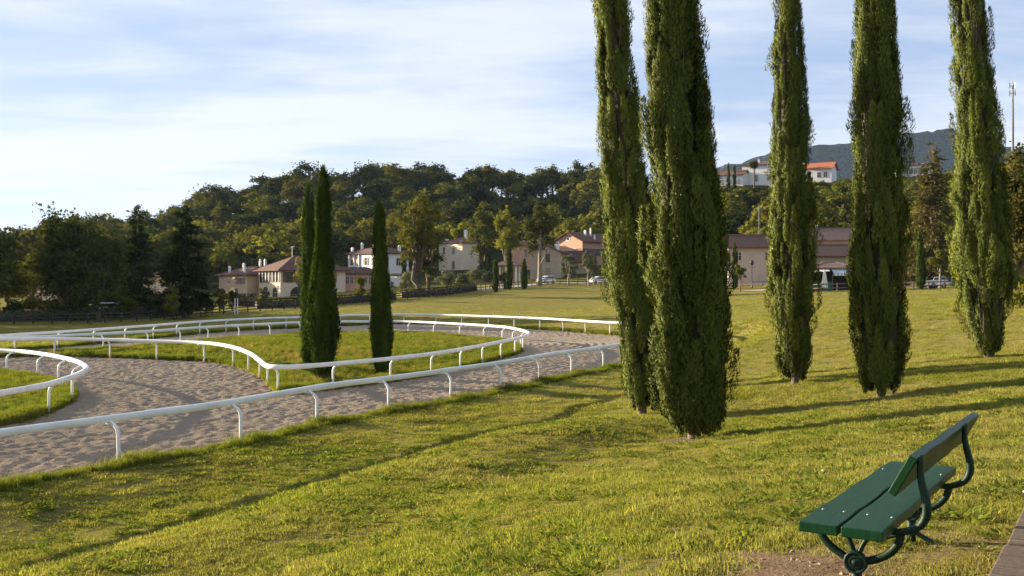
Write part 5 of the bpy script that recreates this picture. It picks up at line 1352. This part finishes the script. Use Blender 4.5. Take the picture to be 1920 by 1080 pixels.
def scatter(name, P, scl, col, nproto, seed, kind='stuff'):
    r_ = np.random.default_rng(seed); n = len(P)
    m = bpy.data.meshes.new(name); m.vertices.add(n); m.vertices.foreach_set('co', np.asarray(P, np.float32).ravel())
    for nm, ty, dat in (('rot', 'FLOAT_VECTOR', np.stack([r_.normal(0, 0.08, n), r_.normal(0, 0.08, n), r_.uniform(0, 6.283, n)], 1)), ('scl', 'FLOAT', scl), ('pick', 'INT', r_.integers(0, nproto, n))):
        a = m.attributes.new(nm, ty, 'POINT'); a.data.foreach_set('vector' if ty == 'FLOAT_VECTOR' else 'value', np.ascontiguousarray(dat, dtype=np.int32 if ty == 'INT' else np.float32).ravel())
    o = link(name, m); o['kind'] = kind
    g = bpy.data.node_groups.new(name, 'GeometryNodeTree')
    g.interface.new_socket('Geometry', in_out='INPUT', socket_type='NodeSocketGeometry'); g.interface.new_socket('Geometry', in_out='OUTPUT', socket_type='NodeSocketGeometry')
    gi = g.nodes.new('NodeGroupInput'); go = g.nodes.new('NodeGroupOutput')
    ci = g.nodes.new('GeometryNodeCollectionInfo'); ci.inputs['Collection'].default_value = col; ci.inputs['Separate Children'].default_value = True; ci.inputs['Reset Children'].default_value = True
    ip = g.nodes.new('GeometryNodeInstanceOnPoints'); ip.inputs['Pick Instance'].default_value = True
    def na(nm, ty):
        x = g.nodes.new('GeometryNodeInputNamedAttribute'); x.data_type = ty; x.inputs['Name'].default_value = nm; return x.outputs['Attribute']
    g.links.new(gi.outputs[0], ip.inputs['Points']); g.links.new(ci.outputs[0], ip.inputs['Instance'])
    g.links.new(na('pick', 'INT'), ip.inputs['Instance Index']); g.links.new(na('rot', 'FLOAT_VECTOR'), ip.inputs['Rotation']); g.links.new(na('scl', 'FLOAT'), ip.inputs['Scale'])
    g.links.new(ip.outputs[0], go.inputs[0])
    o.modifiers.new('scatter', 'NODES').node_group = g
    return o
def frustum(n, d0, d1, seed, power=1.0, pad=70):
    r_ = np.random.default_rng(seed)
    u = r_.random(n); d = (d0**power + (d1**power - d0**power)*u)**(1/power)
    px = r_.uniform(-pad, 1920+pad, n)
    return np.stack([(px-960)/FOC*d, d], 1)
def on_ground(P): 
    z, sand, so, si, sl = ground_height(P[:, 0], P[:, 1], True); return z, sand, so, si, sl
# mown lawn: density falls with distance, patches grow a little
P = np.vstack([frustum(26000, 4.6, 16, 1, 2.0), frustum(30000, 16, 34, 2, 1.6), frustum(22000, 34, 75, 3, 1.3), frustum(16000, 70, 140, 31, 1.0)])
z, sand, so, si, sl = on_ground(P)
bm_ = bare_mask(P[:, 0], P[:, 1])
rr = np.random.default_rng(4)
hole = smooth(fbm(P[:, 0]*2.6, P[:, 1]*2.6, 3, 61), 0.50, 0.70)*np.interp(P[:, 1], [5, 25, 60], [0.85, 0.75, 0.5])
hole = np.maximum(hole, np.interp(P[:, 1], [80, 140], [0.0, 1.0]))
ok = (sand > 0.12) & (so > 0) & (rr.random(len(P)) > bm_*1.15) & (rr.random(len(P)) > hole)
P3 = np.column_stack([P, z])[ok]; dist = P[ok, 1]
clump = fbm(P3[:, 0]*1.3, P3[:, 1]*1.3, 3, 15)
clump = clump*0.6 + 0.4*fbm(P3[:, 0]*4.5, P3[:, 1]*4.5, 2, 25)
sc = (0.42 + 1.25*smooth(clump, 0.28, 0.78)**1.2 + 0.2*rr.normal(0, 1, len(P3)).clip(-1.5, 2))*np.interp(dist, [5, 20, 40, 75, 140], [0.85, 1.05, 1.5, 2.0, 2.4])
tag(scatter('lawn_grass', P3, np.clip(sc, 0.3, 3.4), proto, 5, 5), 'short mown grass over the bank and meadow', 'grass')
# broad leaved weeds in the lawn
weeds = bpy.data.collections.new('weed_prototypes')
for k in range(3):
    r_ = np.random.default_rng(700+k); n = 46; a = r_.uniform(0, 6.283, n); q = r_.uniform(0, 0.13, n)
    B = np.stack([q*np.cos(a), q*np.sin(a), r_.uniform(0.0, 0.03, n)], 1); U = unit(np.stack([np.cos(a), np.sin(a), r_.uniform(0.1, 0.9, n)], 1)); nn = unit(np.array([0, 0, 1.0]) + r_.normal(0, 0.3, (n, 3)))
    nn = unit(nn-U*np.sum(nn*U, 1)[:, None]); Ln = r_.uniform(0.03, 0.07, n); V, F = cards(B, U, nn, Ln, Ln*r_.uniform(0.35, 0.6, n))
    weeds.objects.link(bpy.data.objects.new('weed', mesh_np('weed', V, F, M['weed'], False, r_.random(n))))
P = frustum(9000, 4.6, 26, 21, 1.7); z, sand, so, si, sl = on_ground(P)
rr = np.random.default_rng(22); k = (so > 0.3) & (fbm(P[:, 0]*0.9, P[:, 1]*0.9, 3, 71) + 0.15*rr.normal(0, 1, len(P)) > 0.55) & (rr.random(len(P)) > bare_mask(P[:, 0], P[:, 1]))
tag(scatter('weeds', np.column_stack([P, z])[k], rr.uniform(0.6, 1.4, k.sum()), weeds, 3, 23), 'low broad leaved weeds in the bank lawn', 'weeds')
# rough grass on the infield, the island, the verge
P = frustum(70000, 18, 100, 6, 1.5)
z, sand, so, si, sl = on_ground(P)
rr = np.random.default_rng(8)
dens = np.where((si < -0.0) | (sl < -0.0), 0.95, 0) + np.where((so > -0.05) & (so < 1.1), np.clip(1.1-so*0.75, 0.1, 1), 0)
nz = fbm(P[:, 0]*0.5, P[:, 1]*0.5, 3, 19)
ok = rr.random(len(P)) < dens
edge = (np.abs(si) < 1.0) | (np.abs(sl) < 1.0)
P3 = np.column_stack([P, z])[ok]
sc = (0.42 + 0.75*nz[ok])*np.where((so[ok] > -0.3) & (so[ok] < 2) & (P[ok, 1] < 60), 0.62, 1.0)*np.where(edge[ok], 1.12, 0.85)*np.interp(P[ok, 1], [20, 50, 100], [0.95, 1.15, 1.6])
E = []
for i, P_, off in ((0, outer_line, -0.62*1), ):
    pass
tag(scatter('rough_grass', P3, sc, proto_tall, 4, 9), 'long rough grass on the infield, the island and the rail verge', 'grass')
# extra verge grass hugging the near rail and the edges of the grass islands
def along(P_, n, o0, o1, seed, closed):
    r_ = np.random.default_rng(seed); Q = np.vstack([P_, P_[:1]]) if closed else P_
    i = r_.uniform(0, len(Q)-1.01, n); k = i.astype(int); f_ = (i-k)[:, None]
    c = Q[k]*(1-f_)+Q[k+1]*f_; t = unit(Q[k+1]-Q[k]); return c + np.stack([t[:, 1], -t[:, 0]], 1)*r_.uniform(min(o0, o1), max(o0, o1), n)[:, None]
so_sign = orient(outer_poly)
A = np.vstack([along(outer_line, 5200, 0.40*so_sign, 0.95*so_sign, 1, False), along(infield_loop, 5200, -0.45*orient(infield_loop), -1.0*orient(infield_loop), 2, True), along(island_line, 1800, -0.4*orient(island_poly), -0.95*orient(island_poly), 3, False)])
z, sand, so, si, sl = on_ground(A)
n_ = fbm(A[:, 0]*0.7, A[:, 1]*0.7, 3, 33)
tag(scatter('verge_grass', np.column_stack([A, z+0.01]), (0.35+0.9*n_)*np.where((so > -0.3) & (so < 1.5) & (A[:, 1] < 60), 0.78, 1.15), proto_tall, 4, 12), 'tufted long grass along the edges of the sand', 'grass')
# dry clumps at the post feet, and strewn over the infield
D = []
rr = np.random.default_rng(10)
near_posts = [(x, y) for (x, y) in post_spots if abs(float(sdist([x], [y], outer_poly)[0])) < 0.6 and y < 56 and x < 8]
V_ = []
for (x, y) in near_posts:
    nrm_ = np.array([0.875, -0.485]); tg_ = np.array([0.485, 0.875])
    for k in range(26):
        o_ = rr.uniform(0.06, 0.60); a_ = rr.normal(0.25, 0.42); V_.append((x+nrm_[0]*o_+tg_[0]*a_, y+nrm_[1]*o_+tg_[1]*a_, rr.uniform(0.8, 1.3)*max(0.5, 1.1-0.5*o_)))
V_ = np.array(V_); zv = ground_height(V_[:, 0], V_[:, 1])
tag(scatter('post_grass', np.column_stack([V_[:, :2], zv]), V_[:, 2], proto_tall, 4, 27), 'rank grass clumps left unmown round the feet of the near rail posts', 'grass')
for k in range(90):
    d_ = rr.uniform(33.5, 41); q_ = rr.uniform(500, 640); xy_ = ((q_-960)/FOC*d_, d_)
    if float(sdist([xy_[0]], [xy_[1]], infield_loop)[0]) < -0.7: D.append(xy_)
for (x, y) in post_spots:
    for k in range(rr.integers(1, 5)): D.append((x+rr.normal(0, 0.09), y+rr.normal(0, 0.09)))
Q = frustum(9000, 30, 80, 13, 1.3); _, sand, so, si, sl = on_ground(Q); Q = Q[((si < -0.3)) & (fbm(Q[:, 0]*0.4, Q[:, 1]*0.4, 3, 50) > 0.56)]
D = np.vstack([np.array(D), Q]); z = ground_height(D[:, 0], D[:, 1])
tag(scatter('dry_grass', np.column_stack([D, z]), rr.uniform(0.45, 1.0, len(D)), proto_dry, 3, 14), 'straw coloured dry grass at the post feet and on the infield', 'grass')
# clods and chips on the bare soil
cl_ = bpy.data.collections.new('clod_prototypes')
for k in range(3):
    r_ = np.random.default_rng(900+k); bmx = bmesh.new(); bmesh.ops.create_icosphere(bmx, subdivisions=1, radius=0.012)
    for v in bmx.verts: v.co *= float(r_.uniform(0.6, 1.3)); v.co.z *= 0.6
    mm = bpy.data.meshes.new('clod'); bmx.to_mesh(mm); bmx.free(); mm.materials.append(M['soil']); cl_.objects.link(bpy.data.objects.new('clod', mm))
P = frustum(60000, 4.6, 30, 41, 1.8); bmk = bare_mask(P[:, 0], P[:, 1]); z, sand, so, si, sl = on_ground(P); k = (bmk > 0.45) & (so > 0.2) & (rr.random(len(P)) < bmk*0.7)
tag(scatter('soil_clods', np.column_stack([P, z])[k], rr.uniform(0.3, 1.5, k.sum())**1.5, cl_, 3, 42), 'crumbs of bare soil and dead twigs where the turf is worn', 'soil crumbs')
# fallen leaves
lv = bpy.data.collections.new('leaf_prototypes')
for k in range(3):
    r_ = np.random.default_rng(950+k); w_ = r_.uniform(0.010, 0.016)
    lv.objects.link(bpy.data.objects.new('leaf', mesh_np('leaf', [(-0.02,0,0.004),(-0.005,w_,0.012),(0.022,0,0.006),(-0.004,-w_,0.016)], [(0,3,2,1)], M['dead_leaf'])))
P = frustum(9000, 4.8, 30, 45, 1.6); z, sand, so, si, sl = on_ground(P); k = (so > 0.3) & (rr.random(len(P)) < 0.15 + 0.6*smooth(fbm(P[:, 0]*0.6, P[:, 1]*0.6, 3, 88), 0.5, 0.7))
tag(scatter('fallen_leaves', np.column_stack([P, z+0.012])[k], rr.uniform(0.6, 1.5, k.sum()), lv, 3, 46), 'dry fallen leaves strewn in the bank lawn', 'fallen leaves')
# seed heads and small pale flowers strewn on the lawn
flo = bpy.data.collections.new('flower_prototypes')
fo = bpy.data.objects.new('flower_head', MB().tube([(0,0,0),(0.01,0,0.06)], 0.002, 4).lathe([(0.003,0.06),(0.014,0.066),(0.016,0.076),(0.008,0.086),(0.002,0.088)], 7).mesh('flower_head', M['white_paint'])); flo.objects.link(fo)
P = frustum(20, 6, 30, 15, 1.5); z, sand, so, si, sl = on_ground(P); k = (so > 0.3)
tag(scatter('flowers', np.column_stack([P, z])[k], rr.uniform(0.5, 0.9, k.sum()), flo, 1, 16), 'scattered tiny white flower heads in the lawn', 'flowers')

# ------------------------------------------------------------------ haze
HAZE = 0.000034
hb = MB().box(-5600, 5600, -900, 6900, -60, 545)
hm, ht, hout = new_mat('haze_air')
pv = N(ht, 'ShaderNodeVolumePrincipled', {'Color': (0.50, 0.68, 1.0, 1), 'Density': HAZE, 'Anisotropy': 0.2})
ht.links.new(pv.outputs[0], hout.inputs['Volume'])
if HAZE > 0: tag(hb.build('haze', hm), kind='stuff')
